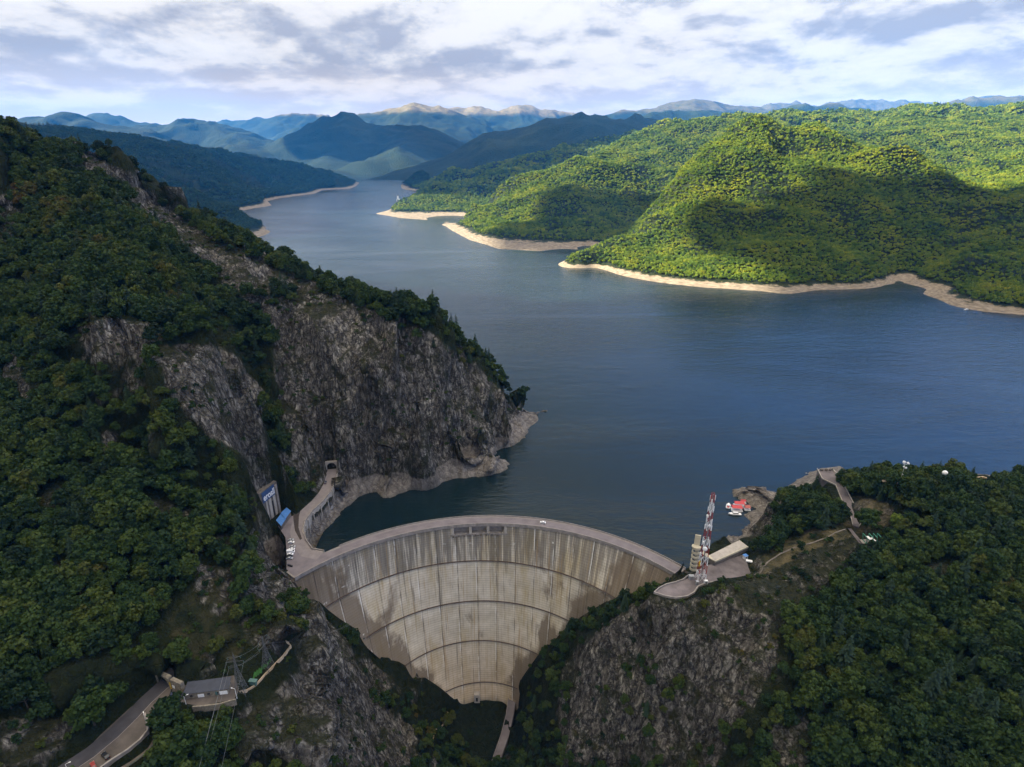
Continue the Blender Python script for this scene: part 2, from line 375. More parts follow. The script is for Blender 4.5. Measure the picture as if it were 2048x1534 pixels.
# flattened ground: (polyline or polygon in plan, height, half width, feather)
ROAD_W = [P_Z(x, y, 0) for x, y in [(664, 938), (662, 952), (657, 968), (648, 985), (633, 1003), (612, 1022), (597, 1042), (592, 1062), (597, 1085), (612, 1106), (640, 1112)]]
PARK = [P_Z(x, y, 0) for x, y in [(556, 1052), (571, 1075), (573, 1100), (573, 1138)]] + [dam_pt(np.array(u), 0.0, 6.0) for u in (0.0, 0.03, 0.06, 0.09, 0.12)] + [P_Z(x, y, 0) for x, y in [(638, 1108), (615, 1085), (604, 1062), (602, 1045), (590, 1030), (575, 1035)]]
PLAT = [P_Z(x, y, 5) for x, y in [(1308, 1186), (1330, 1193), (1352, 1197), (1374, 1194), (1388, 1186), (1396, 1174), (1412, 1168), (1460, 1160), (1505, 1154), (1497, 1135), (1489, 1108), (1430, 1128), (1408, 1130), (1385, 1152), (1368, 1160), (1330, 1171)]]
ROAD_S = [P_Z(x, y, 18) for x, y in [(333, 1364), (322, 1373), (290, 1402), (262, 1432), (225, 1468), (180, 1505), (120, 1545), (20, 1610)]]
YARD = [P_Z(x, y, 18) for x, y in [(345, 1372), (338, 1392), (300, 1425), (296, 1450), (280, 1480), (250, 1502), (205, 1528), (160, 1560), (140, 1534), (200, 1470), (260, 1415), (300, 1385)]]
TERR = [P_Z(x, y, 18) for x, y in [(340, 1402), (400, 1411), (468, 1398), (478, 1378), (468, 1350), (380, 1366), (345, 1376)]]
PROM = [P_Z(x, y, 18) for x, y in [(1652, 944), (1668, 965), (1684, 1000), (1700, 1040), (1716, 1077)]]
LOWR = [P_Z(x, y, 14) for x, y in [(322, 1412), (319, 1445), (305, 1478), (280, 1505), (240, 1534), (200, 1570)]]
_A = P_Z(527, 1004, 18.4); _B = P_Z(549, 986.5, 18.4); _d = (_B-_A)[:2]/np.linalg.norm((_B-_A)[:2]); _n = np.array([_d[1], -_d[0]]); _n = _n if _n @ (-_A[:2]) > 0 else -_n
WALLF = [np.array([*(_A[:2]-_d*4-_n*1), 1.0]), np.array([*(_B[:2]+_d*5-_n*1), 1.0]), np.array([*(_B[:2]+_d*5+_n*11), 1.0]), np.array([*(_A[:2]-_d*4+_n*9), 1.0])]
FLAT = [('p', WALLF, 0.6, 0.5, 2.5), ('l', LOWR, 14, 3.5, 4), ('l', ROAD_W, 0, 4.6, 3), ('p', PARK, 0, 0, 5), ('p', PLAT, 5, 1.5, 6), ('l', ROAD_S[1:], 18, 5, 3), ('p', YARD, 18, 0, 4), ('p', TERR, 18, 0, 3.5), ('l', PROM, 17.6, 4, 4)]
DEC = [np.array(dense(q[1], 6)) for q in FLAT]
def flatten(x, y, h):
    for kind, pts, z, hw, fe in FLAT:
        p = np.array(pts); x0, y0 = p[:, 0].min()-hw-fe, p[:, 1].min()-hw-fe; x1, y1 = p[:, 0].max()+hw+fe, p[:, 1].max()+hw+fe
        m = (x > x0) & (x < x1) & (y > y0) & (y < y1)
        if not m.any(): continue
        xx, yy = x[m], y[m]; d = np.full(xx.shape, 1e9); n = len(pts)
        for i in range(n if kind == 'p' else n-1):
            d = np.minimum(d, seg_dist(xx, yy, pts[i], pts[(i+1) % n])[0])
        if kind == 'p': d = np.where(in_poly(xx, yy, pts), 0, d)
        w = 1-sstep(hw, hw+fe, d); h[m] = h[m]*(1-w) + (z-0.35)*w
    return h
def flat_mask(x, y, extra):
    r = np.zeros(x.shape, bool)
    for kind, pts, z, hw, fe in FLAT:
        n = len(pts); d = np.full(x.shape, 1e9)
        for i in range(n if kind == 'p' else n-1): d = np.minimum(d, seg_dist(x, y, pts[i], pts[(i+1) % n])[0])
        if kind == 'p': d = np.where(in_poly(x, y, pts), 0, d)
        r |= d < hw+extra
    return r
ZCX = np.concatenate([LL[:, 0], LR[::-1, 0]]); ZCZ = np.concatenate([LZ, LZ[::-1]])

def near_height(x, y, detail=True):
    h = NEAR(x, y)
    if detail:
        # slope of the smooth form decides how craggy it is
        e = 4.0
        gx = (NEAR(x+e, y)-h)/e; gy = (NEAR(x, y+e)-h)/e; sl = np.hypot(gx, gy)
        cr = sstep(0.75, 1.5, sl); so = 1-cr
        damp = 0.5+0.5*sstep(1, 16, np.abs(h-WATER-2))
        # strata dip: features run down the fall line and lean
        s = x*0.75+y*0.66; t = -x*0.66+y*0.75
        big = ridged(s/42, t/52, h/80, 3, 3)*17.0 - 3
        flute = ridged((s+0.35*h)/17, (t)/15, h/40, 4, 11)*8.5
        fine = ridged(x/5.5, y/5.5, (h+0.4*s)/8, 3, 23)*2.6
        bc = P_Z(535, 1012, 5); damp = damp*(0.15+0.85*sstep(28, 60, np.hypot(x-bc[0], y-bc[1])))
        h = h + damp*(cr*(big+flute+fine) + so*(fbm(x/38, y/38, 0*x, 4, 5)*5.0 + ridged(x/14, y/14, h/20, 3, 7)*1.6))
        h = h + fbm(x/3.2, y/3.2, h/5, 2, 41)*0.5*cr
    else: sl = None
    # dam body footprint
    d = np.full(x.shape, 1e9)
    cx, cy, r, a0, a1 = CIRC[0]; rr = np.hypot(x-cx, y-cy); aa = np.arctan2(x-cx, y-cy)
    ins = (aa > a0) & (aa < a1) & (rr > r-6) & (rr < r+60)
    h = np.where(ins, np.minimum(h, -26), h)
    h = np.where((aa > a0-0.02) & (aa < a1+0.06) & (rr > r-3) & (rr < r+14), np.minimum(h, -1.5), h)
    # ground downstream of the wall never rises over the wall's own contact line
    zc = np.interp(x, ZCX, ZCZ); dd = np.clip(r-rr, 0, None)
    near = (aa > a0+0.0) & (aa < a1) & (rr < r+4) & (dd < 90)
    h = np.where(near, np.minimum(h, zc-1.0+0.55*np.clip(dd-8, 0, None)), h)
    return flatten(x, y, h)
# ---------------------------------------------------------------- middle distance survey (hills round the lake)
MP = []
def W_(*ps, dz=0):
    return [P_Z(x, y, WATER) + np.array([0, 0, dz]) for x, y in ps]
shA = W_((2300, 690), (2180, 655), (2048, 630), (1960, 622), (1900, 610), (1850, 590), (1808, 566), (1790, 562), (1770, 570), (1720, 578), (1640, 580), (1575, 588), (1520, 582), (1400, 574), (1300, 562), (1240, 550), (1180, 535), (1138, 520), (1160, 512), (1250, 505), (1215, 499), (1150, 499), (1080, 502), (1000, 498), (940, 480), (905, 462), (890, 452), (930, 446), (960, 441), (900, 444), (800, 436), (752, 427), (800, 415), (880, 405))
MP += dense(shA, 60)
shL = W_((440, 500), (530, 470), (540, 462), (520, 452), (470, 425), (500, 418), (543, 411), (535, 402), (560, 396), (630, 387), (645, 380), (700, 377), (712, 372), (722, 363), (716, 357))
MP += dense(shL, 70)
shF = W_((880, 372), (832, 363), (790, 361), (745, 355))
MP += dense(shF, 80)
MP += W_((2200, 800), (1900, 800), (1500, 800), (1100, 750), (1950, 680), (1700, 640), (1400, 620), (1150, 580), (1000, 560), (850, 520), (700, 520), (620, 560), (780, 470), (650, 450), (600, 425), (700, 400), (770, 390), (640, 400), (780, 372), (850, 385), (900, 395), (730, 368), (740, 360), (1020, 520), (820, 455), (1120, 512), (1060, 620), (1250, 600), (1800, 600), (2048, 670), dz=-35)
MP += [np.array([-900, 900, -60.]), np.array([-500, 1200, -60.]), np.array([-200, 700, -60.]), np.array([900, 700, -60.]), np.array([0, 700, -60.]), np.array([-1500, 900, -40.])]
def MY(*ps): MP.extend(P_Y(*p) for p in ps)
# hill A
Aridge = [P_Y(*p) for p in [(1170, 508, 1500), (1230, 470, 1570), (1290, 415, 1680), (1340, 360, 1800), (1400, 300, 1950), (1450, 262, 2050), (1510, 240, 2120), (1640, 268, 2000), (1720, 292, 1920), (1800, 322, 1830), (1880, 360, 1740), (1925, 395, 1660)]]
MP += dense(Aridge, 90)
MY((1800, 545, 1375), (1810, 500, 1440), (1850, 450, 1530), (1900, 420, 1600), (1570, 400, 1590), (1570, 500, 1370), (1400, 440, 1540), (1400, 520, 1380), (1400, 370, 1720), (1250, 500, 1500), (1700, 440, 1500), (1700, 350, 1740), (1560, 310, 1860), (1720, 520, 1350), (1650, 540, 1300), (1480, 540, 1320))
# gully between A and B, hill B
MY((1170, 490, 1830), (1230, 435, 2200), (1290, 392, 2450), (1340, 345, 2620), (1390, 290, 2800), (1430, 262, 2950))
for px_, Y_, z_ in ((1200, 1690, -14), (1240, 1800, -5), (1290, 1950, 15), (1340, 2080, 45), (1400, 2260, 95), (1450, 2420, 150), (960, 2620, -5), (1010, 2780, 25), (1080, 2950, 70), (1160, 3130, 120), (1240, 3300, 170), (1740, 2150, 150), (1800, 2080, 120), (1860, 1990, 110), (1920, 1900, 90)):
    q = P_Y(px_, 400, Y_); MP.append(np.array([q[0], q[1], z_]))
Bridge = [P_Y(*p) for p in [(900, 446, 2330), (945, 415, 2420), (1010, 378, 2560), (1080, 345, 2700), (1160, 312, 2820), (1240, 282, 2950), (1320, 258, 3050), (1400, 246, 3100)]]
MP += dense(Bridge, 110)
MY((1000, 450, 2080), (1100, 440, 2060), (1100, 390, 2330), (1200, 350, 2520), (1170, 450, 1980), (1050, 480, 1880), (960, 450, 2180))
# hill C, further
Cr = [P_Y(*p) for p in [(765, 424, 2780), (800, 405, 2900), (870, 380, 3100), (960, 352, 3350), (1050, 325, 3600), (1130, 305, 3800), (1200, 285, 4000)]]
MP += dense(Cr, 120)
MY((900, 420, 2750), (850, 420, 2750), (960, 400, 2900), (1000, 385, 2950), (900, 350, 4200), (850, 345, 4700))
# hills D behind A on the right, E in front of it
MY((1650, 238, 3300), (1750, 250, 3000), (1900, 222, 3400), (2048, 222, 3100), (2300, 210, 3000), (1820, 330, 2250), (1900, 330, 2250), (1960, 340, 2200), (1850, 270, 2700), (2000, 280, 2550), (2048, 340, 2150), (1760, 300, 2500), (1700, 275, 2600), (1500, 232, 3500), (2300, 300, 2400),
   (1835, 535, 1400), (1850, 495, 1450), (1890, 450, 1520), (1950, 412, 1570), (2048, 378, 1620), (2250, 330, 1650), (1940, 510, 1290), (2048, 500, 1240), (2048, 590, 1090), (1900, 570, 1240), (2250, 500, 1200), (2250, 600, 1050))
# left bank: near hill and long dark ridge behind it
MY((260, 375, 2550), (300, 380, 2500), (390, 398, 2400), (470, 420, 2300), (520, 445, 2220), (350, 440, 2250), (430, 450, 2180), (200, 400, 2400), (0, 380, 2500))
Lr = [P_Y(*p) for p in [(-300, 210, 3100), (-100, 225, 3150), (0, 248, 3200), (100, 266, 3300), (200, 288, 3400), (300, 300, 3600), (400, 312, 3850), (460, 322, 3950), (540, 340, 4150), (620, 352, 4350), (690, 362, 4600)]]
MP += dense(Lr, 130)
MY((400, 360, 3350), (300, 345, 3150), (200, 340, 2950), (480, 385, 3250), (560, 372, 3800), (420, 400, 2950), (640, 372, 4250), (0, 320, 2800), (-200, 300, 2700))
MP += [np.array([-3500, 2500, 400.]), np.array([-3500, 1000, 250.]), np.array([4500, 3500, 300.]), np.array([4500, 1500, 250.]), np.array([-3500, 5000, 200.]), np.array([-1500, 5200, 60.]), np.array([3000, 5000, 330.]), np.array([1500, 5200, 200.])]
MID = RBF(MP, c=12.0)
def mid_height(x, y):
    h = MID(x, y); a = sstep(4, 90, np.abs(h-WATER))
    a = np.where(h < WATER, a*0.3, a)
    wx = x + 60*vnoise(x/300, y/300, 0*x, 91); wy = y + 60*vnoise(x/300, y/300, 0*x+5, 92)
    n = ridged(wx/480, wy/480, 0*x, 4, 55, 0.45)*60 + ridged(wx/190, wy/190, 0*x, 3, 66)*20
    return h + a*(n-24) + fbm(x/60, y/60, 0*x, 3, 71)*2.0*sstep(0, 20, np.abs(h-WATER))

# ---------------------------------------------------------------- far mountains: ridge lines with spurs
FR = []   # (points, slope, meadow)
def FRD(pts, slope): FR.append(([P_Y(*p) for p in pts], slope))
FRD([(700, 362, 5600), (745, 354, 5650), (830, 330, 5850), (900, 300, 6000), (1000, 262, 6200), (1080, 232, 6300), (1140, 221, 6300), (1200, 224, 6350), (1280, 236, 6500), (1420, 256, 6400), (1600, 262, 6000), (1900, 262, 5600)], 0.42)
FRD([(900, 342, 5300), (1000, 330, 5200), (1100, 300, 5400)], 0.4)
FRD([(560, 300, 9300), (600, 285, 9000), (640, 256, 8900), (692, 227, 8800), (735, 233, 8900), (800, 242, 9100), (870, 262, 9300), (940, 285, 9300), (1000, 300, 9200)], 0.5)
FRD([(700, 340, 6700), (740, 318, 6900), (790, 300, 7200), (830, 280, 7900), (850, 262, 8700)], 0.5)
FRD([(640, 340, 6900), (680, 315, 7300), (700, 290, 8000), (700, 240, 8800)], 0.5)
FRD([(430, 318, 6600), (520, 318, 6800), (580, 325, 6700), (640, 338, 6500)], 0.4)
FRD([(250, 270, 9800), (300, 250, 9900), (345, 236, 9900), (380, 231, 9900), (420, 240, 9900), (470, 262, 9600), (520, 284, 9200), (570, 305, 8600), (620, 330, 7900)], 0.45)
FRD([(430, 245, 9800), (480, 285, 8600), (500, 300, 7600)], 0.45)
FRD([(-100, 250, 8500), (30, 240, 8600), (130, 231, 8600), (200, 242, 8500), (260, 262, 8200), (330, 292, 7600), (400, 312, 7000)], 0.4)
FRD([(150, 235, 12000), (210, 230, 12000), (260, 240, 12000)], 0.35)
FRD([(640, 245, 13500), (700, 233, 13500), (760, 218, 13500), (825, 208, 13500), (870, 217, 13600), (930, 232, 13600), (990, 246, 13500), (1040, 262, 13000)], 0.42)
FRD([(880, 222, 15000), (940, 214, 15000), (1000, 222, 15000), (1040, 213, 15200), (1085, 220, 15200), (1180, 232, 15200)], 0.42)
FRD([(440, 245, 15000), (510, 236, 15000), (580, 228, 15000), (640, 234, 15000), (690, 244, 15000)], 0.42)
FRD([(1190, 236, 13000), (1260, 222, 13000), (1320, 212, 13000), (1380, 200, 13200), (1420, 203, 13200), (1470, 210, 13200), (1520, 214, 13000)], 0.4)
FRD([(1300, 228, 10500), (1400, 222, 10500), (1500, 226, 10000)], 0.35)
FRD([(1480, 212, 15000), (1560, 208, 15500), (1640, 206, 15500), (1720, 202, 15500), (1800, 200, 15500), (1900, 205, 15500)], 0.4)
FRD([(1540, 222, 9800), (1600, 214, 9800), (1650, 213, 9800), (1720, 220, 9500), (1780, 226, 9500)], 0.4)
FRD([(1840, 214, 9500), (1900, 205, 9500), (1960, 200, 9500), (2020, 194, 9500), (2100, 190, 9500), (2400, 190, 9500)], 0.4)
FRD([(1950, 196, 15000), (2050, 190, 15000), (2300, 195, 15000)], 0.4)
def far_height(x, y):
    wx = x + 260*fbm(x/1500, y/1500, 0*x, 3, 191); wy = y + 260*fbm(x/1500, y/1500, 0*x+5, 3, 192)
    h = np.full(x.shape, -40.0)
    for pts, sl in FR:
        for a, b in zip(pts[:-1], pts[1:]):
            d, t = seg_dist(x, y, a, b); z = a[2]+(b[2]-a[2])*t
            d2 = seg_dist(wx, wy, a, b)[0]; dd = d*0.35+d2*0.65
            h = np.maximum(h, z - sl*(np.sqrt(dd*dd+200**2)-200))
    k = sstep(-40, 250, h)
    n = ridged(wx/900, wy/900, 0*x, 5, 155, 0.5)
    n3 = ridged(wx/380, wy/380, 0*x, 3, 175, 0.5)
    return h + k*(n*95-52) + k*n3*55 + sstep(-38, 60, h)*fbm(x/120, y/120, 0*x, 3, 161)*8

# ---------------------------------------------------------------- terrain materials
def land_material(name, far=0):
    """rock, soil, bare shore ring and high meadow; attributes: rock, meadow, grass"""
    m, nt, b = new_mat(name)
    geo = N(nt, 'ShaderNodeNewGeometry'); pos = geo.outputs['Position']
    def att(n): return N(nt, 'ShaderNodeAttribute', attribute_name=n).outputs['Fac']
    sp = N(nt, 'ShaderNodeSeparateXYZ'); L(nt, pos, sp.inputs[0]); z = sp.outputs[2]
    if far < 2:
        pr = mapping(nt, pos, (1, 1, 0.35), rot=(0.35, 0.25, 0.3))
        n1 = noise(nt, pr, 0.06, 8, 0.68, 0.6); n2 = noise(nt, pr, 0.45, 8, 0.7, 0.5)
        n3 = noise(nt, mapping(nt, pos, (1, 1, 0.12)), 0.11, 5, 0.6, 1.0)
        rock = ramp(nt, n2, [(0.32, (0.014, 0.013, 0.012)), (0.44, (0.066, 0.061, 0.057)), (0.54, (0.205, 0.192, 0.175)), (0.66, (0.47, 0.45, 0.40))])
        rock = mix(nt, ramp(nt, n1, [(0.4, 0.0), (0.62, 1.0)]), rock, mix(nt, 0.40, rock, (0.15, 0.132, 0.105)))
        rock = mix(nt, ramp(nt, n3, [(0.44, 0.75), (0.58, 0.0)]), rock, mix(nt, 1.0, rock, (0.46, 0.44, 0.42), 'MULTIPLY'))
        lich = noise(nt, pos, 0.9, 6, 0.75)
        vo = N(nt, 'ShaderNodeTexVoronoi'); vo.feature = 'DISTANCE_TO_EDGE'; vo.inputs['Scale'].default_value = 0.16
        wob = N(nt, 'ShaderNodeVectorMath'); wob.operation = 'ADD'; nz_ = N(nt, 'ShaderNodeTexNoise'); nz_.inputs['Scale'].default_value = 0.25; L(nt, pos, nz_.inputs['Vector'])
        sc_ = N(nt, 'ShaderNodeVectorMath'); sc_.operation = 'SCALE'; sc_.inputs['Scale'].default_value = 7.0; L(nt, nz_.outputs['Color'], sc_.inputs[0]); L(nt, pr, wob.inputs[0]); L(nt, sc_.outputs[0], wob.inputs[1]); L(nt, wob.outputs[0], vo.inputs['Vector'])
        crack = ramp(nt, vo.outputs['Distance'], [(0.0, 0.0), (0.12, 1.0)])
        rock = mix(nt, math_n(nt, 'MULTIPLY', math_n(nt, 'SUBTRACT', 1.0, crack), 0.8), rock, (0.012, 0.011, 0.011))
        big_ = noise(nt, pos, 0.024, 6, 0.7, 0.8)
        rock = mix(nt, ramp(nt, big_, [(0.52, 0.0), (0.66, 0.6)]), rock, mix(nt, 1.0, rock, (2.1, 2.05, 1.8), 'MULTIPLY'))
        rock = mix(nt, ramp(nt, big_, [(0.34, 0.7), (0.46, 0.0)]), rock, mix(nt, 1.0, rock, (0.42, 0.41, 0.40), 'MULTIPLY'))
        rock = mix(nt, ramp(nt, lich, [(0.56, 0.0), (0.68, 0.65)]), rock, (0.24, 0.245, 0.175))
        mos = noise(nt, pos, 0.07, 7, 0.7)
        gn = N(nt, 'ShaderNodeSeparateXYZ'); L(nt, geo.outputs['Normal'], gn.inputs[0])
        flat = ramp(nt, math_n(nt, 'ADD', gn.outputs[2], math_n(nt, 'MULTIPLY', math_n(nt, 'SUBTRACT', mos, 0.5), 1.1)), [(0.76, 0.0), (0.90, 1.0)])
        gcl = ramp(nt, noise(nt, pos, 0.05, 7, 0.72, 0.6), [(0.53, 0.0), (0.60, 0.9)])
        flat = math_n(nt, 'MAXIMUM', flat, gcl)
        grass = ramp(nt, noise(nt, pos, 0.3, 6, 0.7), [(0.3, (0.012, 0.016, 0.006)), (0.55, (0.026, 0.030, 0.010)), (0.75, (0.055, 0.05, 0.022))])
        rock = mix(nt, math_n(nt, 'MULTIPLY', flat, 0.92), rock, grass)
        soil = ramp(nt, noise(nt, pos, 0.22, 7, 0.7), [(0.3, (0.007, 0.012, 0.004)), (0.55, (0.016, 0.023, 0.007)), (0.75, (0.036, 0.036, 0.014))])
    else:
        n2 = noise(nt, pos, 0.006, 8, 0.7)
        rock = ramp(nt, n2, [(0.3, (0.02, 0.035, 0.014)), (0.7, (0.05, 0.065, 0.025))])
        v = N(nt, 'ShaderNodeTexVoronoi'); v.inputs['Scale'].default_value = 0.07; L(nt, pos, v.inputs['Vector'])
        soil = mix(nt, ramp(nt, n2, [(0.35, 0.0), (0.65, 1.0)]), (0.006, 0.018, 0.009), (0.017, 0.028, 0.012))
        soil = mix(nt, 0.6, soil, mix(nt, 1.0, soil, ramp(nt, v.outputs['Distance'], [(0.0, 1.5), (0.9, 0.3)]), 'MULTIPLY'))
    col = mix(nt, att('rock'), soil, rock)
    col = mix(nt, att('meadow'), col, ramp(nt, noise(nt, pos, 0.01 if far else 0.15, 6, 0.7), [(0.3, (0.08, 0.075, 0.03)), (0.7, (0.23, 0.18, 0.10))]))
    # the drawdown ring: washed rock and sand up to the full-pool line
    if far: z = math_n(nt, 'ADD', z, 6.0)
    zl = math_n(nt, 'ADD', z, math_n(nt, 'MULTIPLY', math_n(nt, 'SUBTRACT', noise(nt, pos, 0.05, 5, 0.65), 0.5), 7.0 if far == 0 else 12.0))
    ring = ramp(nt, math_n(nt, 'MULTIPLY', math_n(nt, 'ADD', zl, 30.0), 0.02), [(0.45, 1.0), (0.485, 0.0)])
    st = noise(nt, mapping(nt, pos, (0.25, 0.25, 3.0)), 0.35, 5, 0.6)
    rc = (ramp(nt, n2, [(0.28, (0.13, 0.115, 0.10)), (0.5, (0.30, 0.265, 0.228)), (0.72, (0.46, 0.42, 0.365))]) if far == 0 else
          ramp(nt, st, [(0.3, (0.09, 0.075, 0.048)), (0.48, (0.19, 0.152, 0.108)), (0.7, (0.30, 0.25, 0.185))]))
    if far == 0: rc = mix(nt, math_n(nt, 'MULTIPLY', math_n(nt, 'SUBTRACT', 1.0, crack), 0.5), rc, (0.06, 0.054, 0.048))
    if far == 0: rc = mix(nt, ramp(nt, n3, [(0.40, 0.5), (0.52, 0.0)]), rc, (0.11, 0.098, 0.085))
    if far == 0: rc = mix(nt, ramp(nt, st, [(0.45, 0.0), (0.65, 0.4)]), rc, (0.14, 0.122, 0.10))
    rc = mix(nt, ramp(nt, math_n(nt, 'MULTIPLY', math_n(nt, 'ADD', zl, 30.0), 0.02), [(0.2, 0.5), (0.26, 0.0)]), rc, (0.16, 0.14, 0.11))
    rm = math_n(nt, 'MULTIPLY', ring, att('shore'))
    col = mix(nt, rm, col, rc)
    L(nt, col, b.inputs['Base Color']); b.inputs['Roughness'].default_value = 0.92; b.inputs['Specular IOR Level'].default_value = 0.15
    if far == 0:
        hsum = math_n(nt, 'ADD', math_n(nt, 'MULTIPLY', n2, 1.0), math_n(nt, 'ADD', math_n(nt, 'MULTIPLY', lich, 0.4), math_n(nt, 'MULTIPLY', crack, 0.35)))
        bump(nt, b, hsum, 1.0, 3.2)
    elif far == 1: bump(nt, b, noise(nt, pos, 0.12, 6, 0.7), 0.8, 3.0)
    else: bump(nt, b, math_n(nt, 'MULTIPLY', v.outputs['Distance'], -1.0), 0.8, 10.0)
    return m
M_NEAR = land_material('near_ground', 0); M_MID = land_material('hill_ground', 1); M_FAR = land_material('mountain_ground', 2)

def make_near():
    st = 1.5; xs = np.arange(-640, 545, st); ys = np.arange(66, 840, st); X, Y = np.meshgrid(xs, ys)
    H = near_height(X, Y)
    gy, gx = np.gradient(H, st); sl = np.hypot(gx, gy)
    S0 = NEAR(X, Y); gy0, gx0 = np.gradient(S0, st); sl0 = np.hypot(gx0, gy0)
    rock = sstep(0.36, 0.48, fbm(X/24, Y/24, H/24, 4, 77) - 0.10 + 0.10*np.clip(sl0, 0, 1.5))
    px, py, _ = proj(X, Y, H)
    # crags stand up on the bare ribs; cliffs are carved sideways into buttresses and clefts
    RI = np.zeros(X.shape, bool)
    for q in ROCKP: RI |= in_poly(px, py, q)
    keep = ~flat_mask(X, Y, 2.5) & ~in_poly(px, py, [(430, 1275), (600, 1270), (615, 1400), (430, 1415)])
    H = H + RI*keep*sstep(-10, 6, H)*(ridged(X/13, Y/13, H/16, 4, 901, 0.55)*3.2 + np.clip(ridged(X/30, Y/30, H/40, 2, 905), 0, 1)**2*7.0*(1-sstep(540, 680, py)))
    gn = np.hypot(gx0, gy0)+1e-6; nx_, ny_ = -gx0/gn, -gy0/gn
    st_ = X*0.93+Y*0.36; k = sstep(0.55, 1.2, sl0)*keep*sstep(-21, -9, H)
    rr = np.hypot(X-CIRC[0][0], Y-CIRC[0][1]); k = k*np.where((rr > CIRC[0][2]-22) & (rr < CIRC[0][2]+20) & (Y < 400) & (H < 2), 0.0, 1.0)
    bc = P_Z(535, 1012, 5); k = k*sstep(35, 65, np.hypot(X-bc[0], Y-bc[1]))
    wv = 9*fbm(X/45, Y/45, H/60, 2, 921)
    rib = 1-np.abs(vnoise((st_+wv)/34, Y/160, H/150, 911))*2; rib2 = 1-np.abs(vnoise((st_+wv)/10, Y/70, H/60, 913))*2; rib3 = fbm(X/5, Y/5, H/7, 3, 915)
    D = k*(14.0*np.clip(rib, -0.7, 1) + 5.5*rib2 + 2.4*rib3 - 4.0)
    V = np.stack([(X+nx_*D).ravel(), (Y+ny_*D).ravel(), H.ravel()], 1)
    f = grid_faces(len(xs), len(ys))
    return xs, ys, X, Y, H, S0, sl, sl0, rock, px, py, V, f
ROCKP = [[(150, 285), (250, 350), (340, 420), (500, 480), (620, 545), (700, 600), (860, 665), (1070, 840), (990, 900), (1010, 925), (840, 985), (670, 1000), (590, 960), (560, 800), (540, 650), (420, 545), (300, 440), (190, 350)],
         [(140, 660), (210, 640), (300, 650), (300, 700), (230, 730), (140, 740)], [(300, 690), (430, 690), (530, 800), (545, 930), (470, 900), (380, 850), (330, 780)],
         [(0, 400), (40, 420), (40, 470), (0, 480)], [(10, 740), (35, 700), (70, 780), (40, 800), (10, 790)], [(520, 1030), (590, 1140), (650, 1230), (860, 1534), (470, 1534), (480, 1420), (540, 1400), (600, 1330), (570, 1230), (510, 1180)],
         [(400, 1130), (450, 1150), (460, 1190), (410, 1190)], [(1130, 1330), (1240, 1210), (1310, 1190), (1400, 1200), (1500, 1150), (1640, 1090), (1720, 1075), (1640, 1110), (1540, 1190), (1500, 1260), (1520, 1340), (1430, 1534), (1130, 1534), (1110, 1420)],
         [(1500, 1150), (1720, 1085), (1680, 1150), (1580, 1220), (1545, 1330), (1500, 1420), (1450, 1400)], [(390, 1130), (470, 1140), (490, 1200), (430, 1235), (385, 1190)], [(470, 1225), (560, 1250), (570, 1300), (500, 1290)], [(300, 1000), (345, 1010), (350, 1060), (310, 1050)], [(200, 860), (240, 870), (235, 920), (205, 910)], [(1700, 990), (1740, 1000), (1790, 1020), (1760, 1070), (1700, 1010)], [(0, 1440), (130, 1440), (160, 1460), (100, 1534), (0, 1534)], [(600, 1040), (670, 1010), (665, 1060), (630, 1095)], [(1490, 1075), (1500, 980), (1540, 1000), (1530, 1080)]]
xs, ys, X, Y, H, S0, SL, SL0, ROCK, PX, PYY, V, Fq = make_near()
ROCKI = np.zeros(X.shape, bool)
jx = PX + 14*fbm(X/22, Y/22, H/22, 3, 301); jy = PYY + 14*fbm(X/22+9, Y/22, H/22, 3, 302)
for q in ROCKP: ROCKI |= in_poly(jx, jy, q)
rk = np.clip(np.maximum(ROCK, ROCKI*0.95) - 0.0, 0, 1)
sh = np.ones(X.shape); cx, cy, r_, a0_, a1_ = CIRC[0]
sh = np.where((Y < 326) | ((X > -75) & (X < 90) & (Y < 372)), 0.0, sh); sh = np.where((np.hypot(X-cx, Y-cy) < r_+2) & (H < -3), 0.0, sh)      # the gorge is dry: no ring there
md_ = np.zeros(X.shape)
for q in [[(1500, 1125), (1590, 1065), (1700, 1040), (1750, 1060), (1690, 1088), (1600, 1115), (1520, 1155)], [(1930, 950), (2060, 955), (2060, 995), (1940, 975)], [(330, 1240), (400, 1150), (450, 1160), (500, 1260), (470, 1330), (340, 1320)], [(1700, 990), (1770, 1005), (1790, 1050), (1745, 1060)]]:
    md_ = np.maximum(md_, in_poly(jx, jy, q)*np.clip(0.30+0.9*fbm(X/9, Y/9, H/9, 3, 311), 0, 0.8)*(0.35 if q[0][0] < 400 else 1))
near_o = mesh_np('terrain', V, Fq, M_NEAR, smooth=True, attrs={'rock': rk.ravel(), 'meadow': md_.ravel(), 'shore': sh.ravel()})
tag(near_o, 'steep rocky mountainside and gorge walls around the dam', kind='structure')
def ground(x, y):      # bilinear lookup in the near grid
    x = np.asarray(x, float); y = np.asarray(y, float)
    i = np.clip((x-xs[0])/1.5, 0, len(xs)-1.001); j = np.clip((y-ys[0])/1.5, 0, len(ys)-1.001)
    i0 = i.astype(int); j0 = j.astype(int); fx = i-i0; fy = j-j0
    return (H[j0, i0]*(1-fx)*(1-fy)+H[j0, i0+1]*fx*(1-fy)+H[j0+1, i0]*(1-fx)*fy+H[j0+1, i0+1]*fx*fy)
def near_lookup(A, x, y):
    i = np.clip(np.round((x-xs[0])/1.5).astype(int), 0, len(xs)-1); j = np.clip(np.round((y-ys[0])/1.5).astype(int), 0, len(ys)-1); return A[j, i]

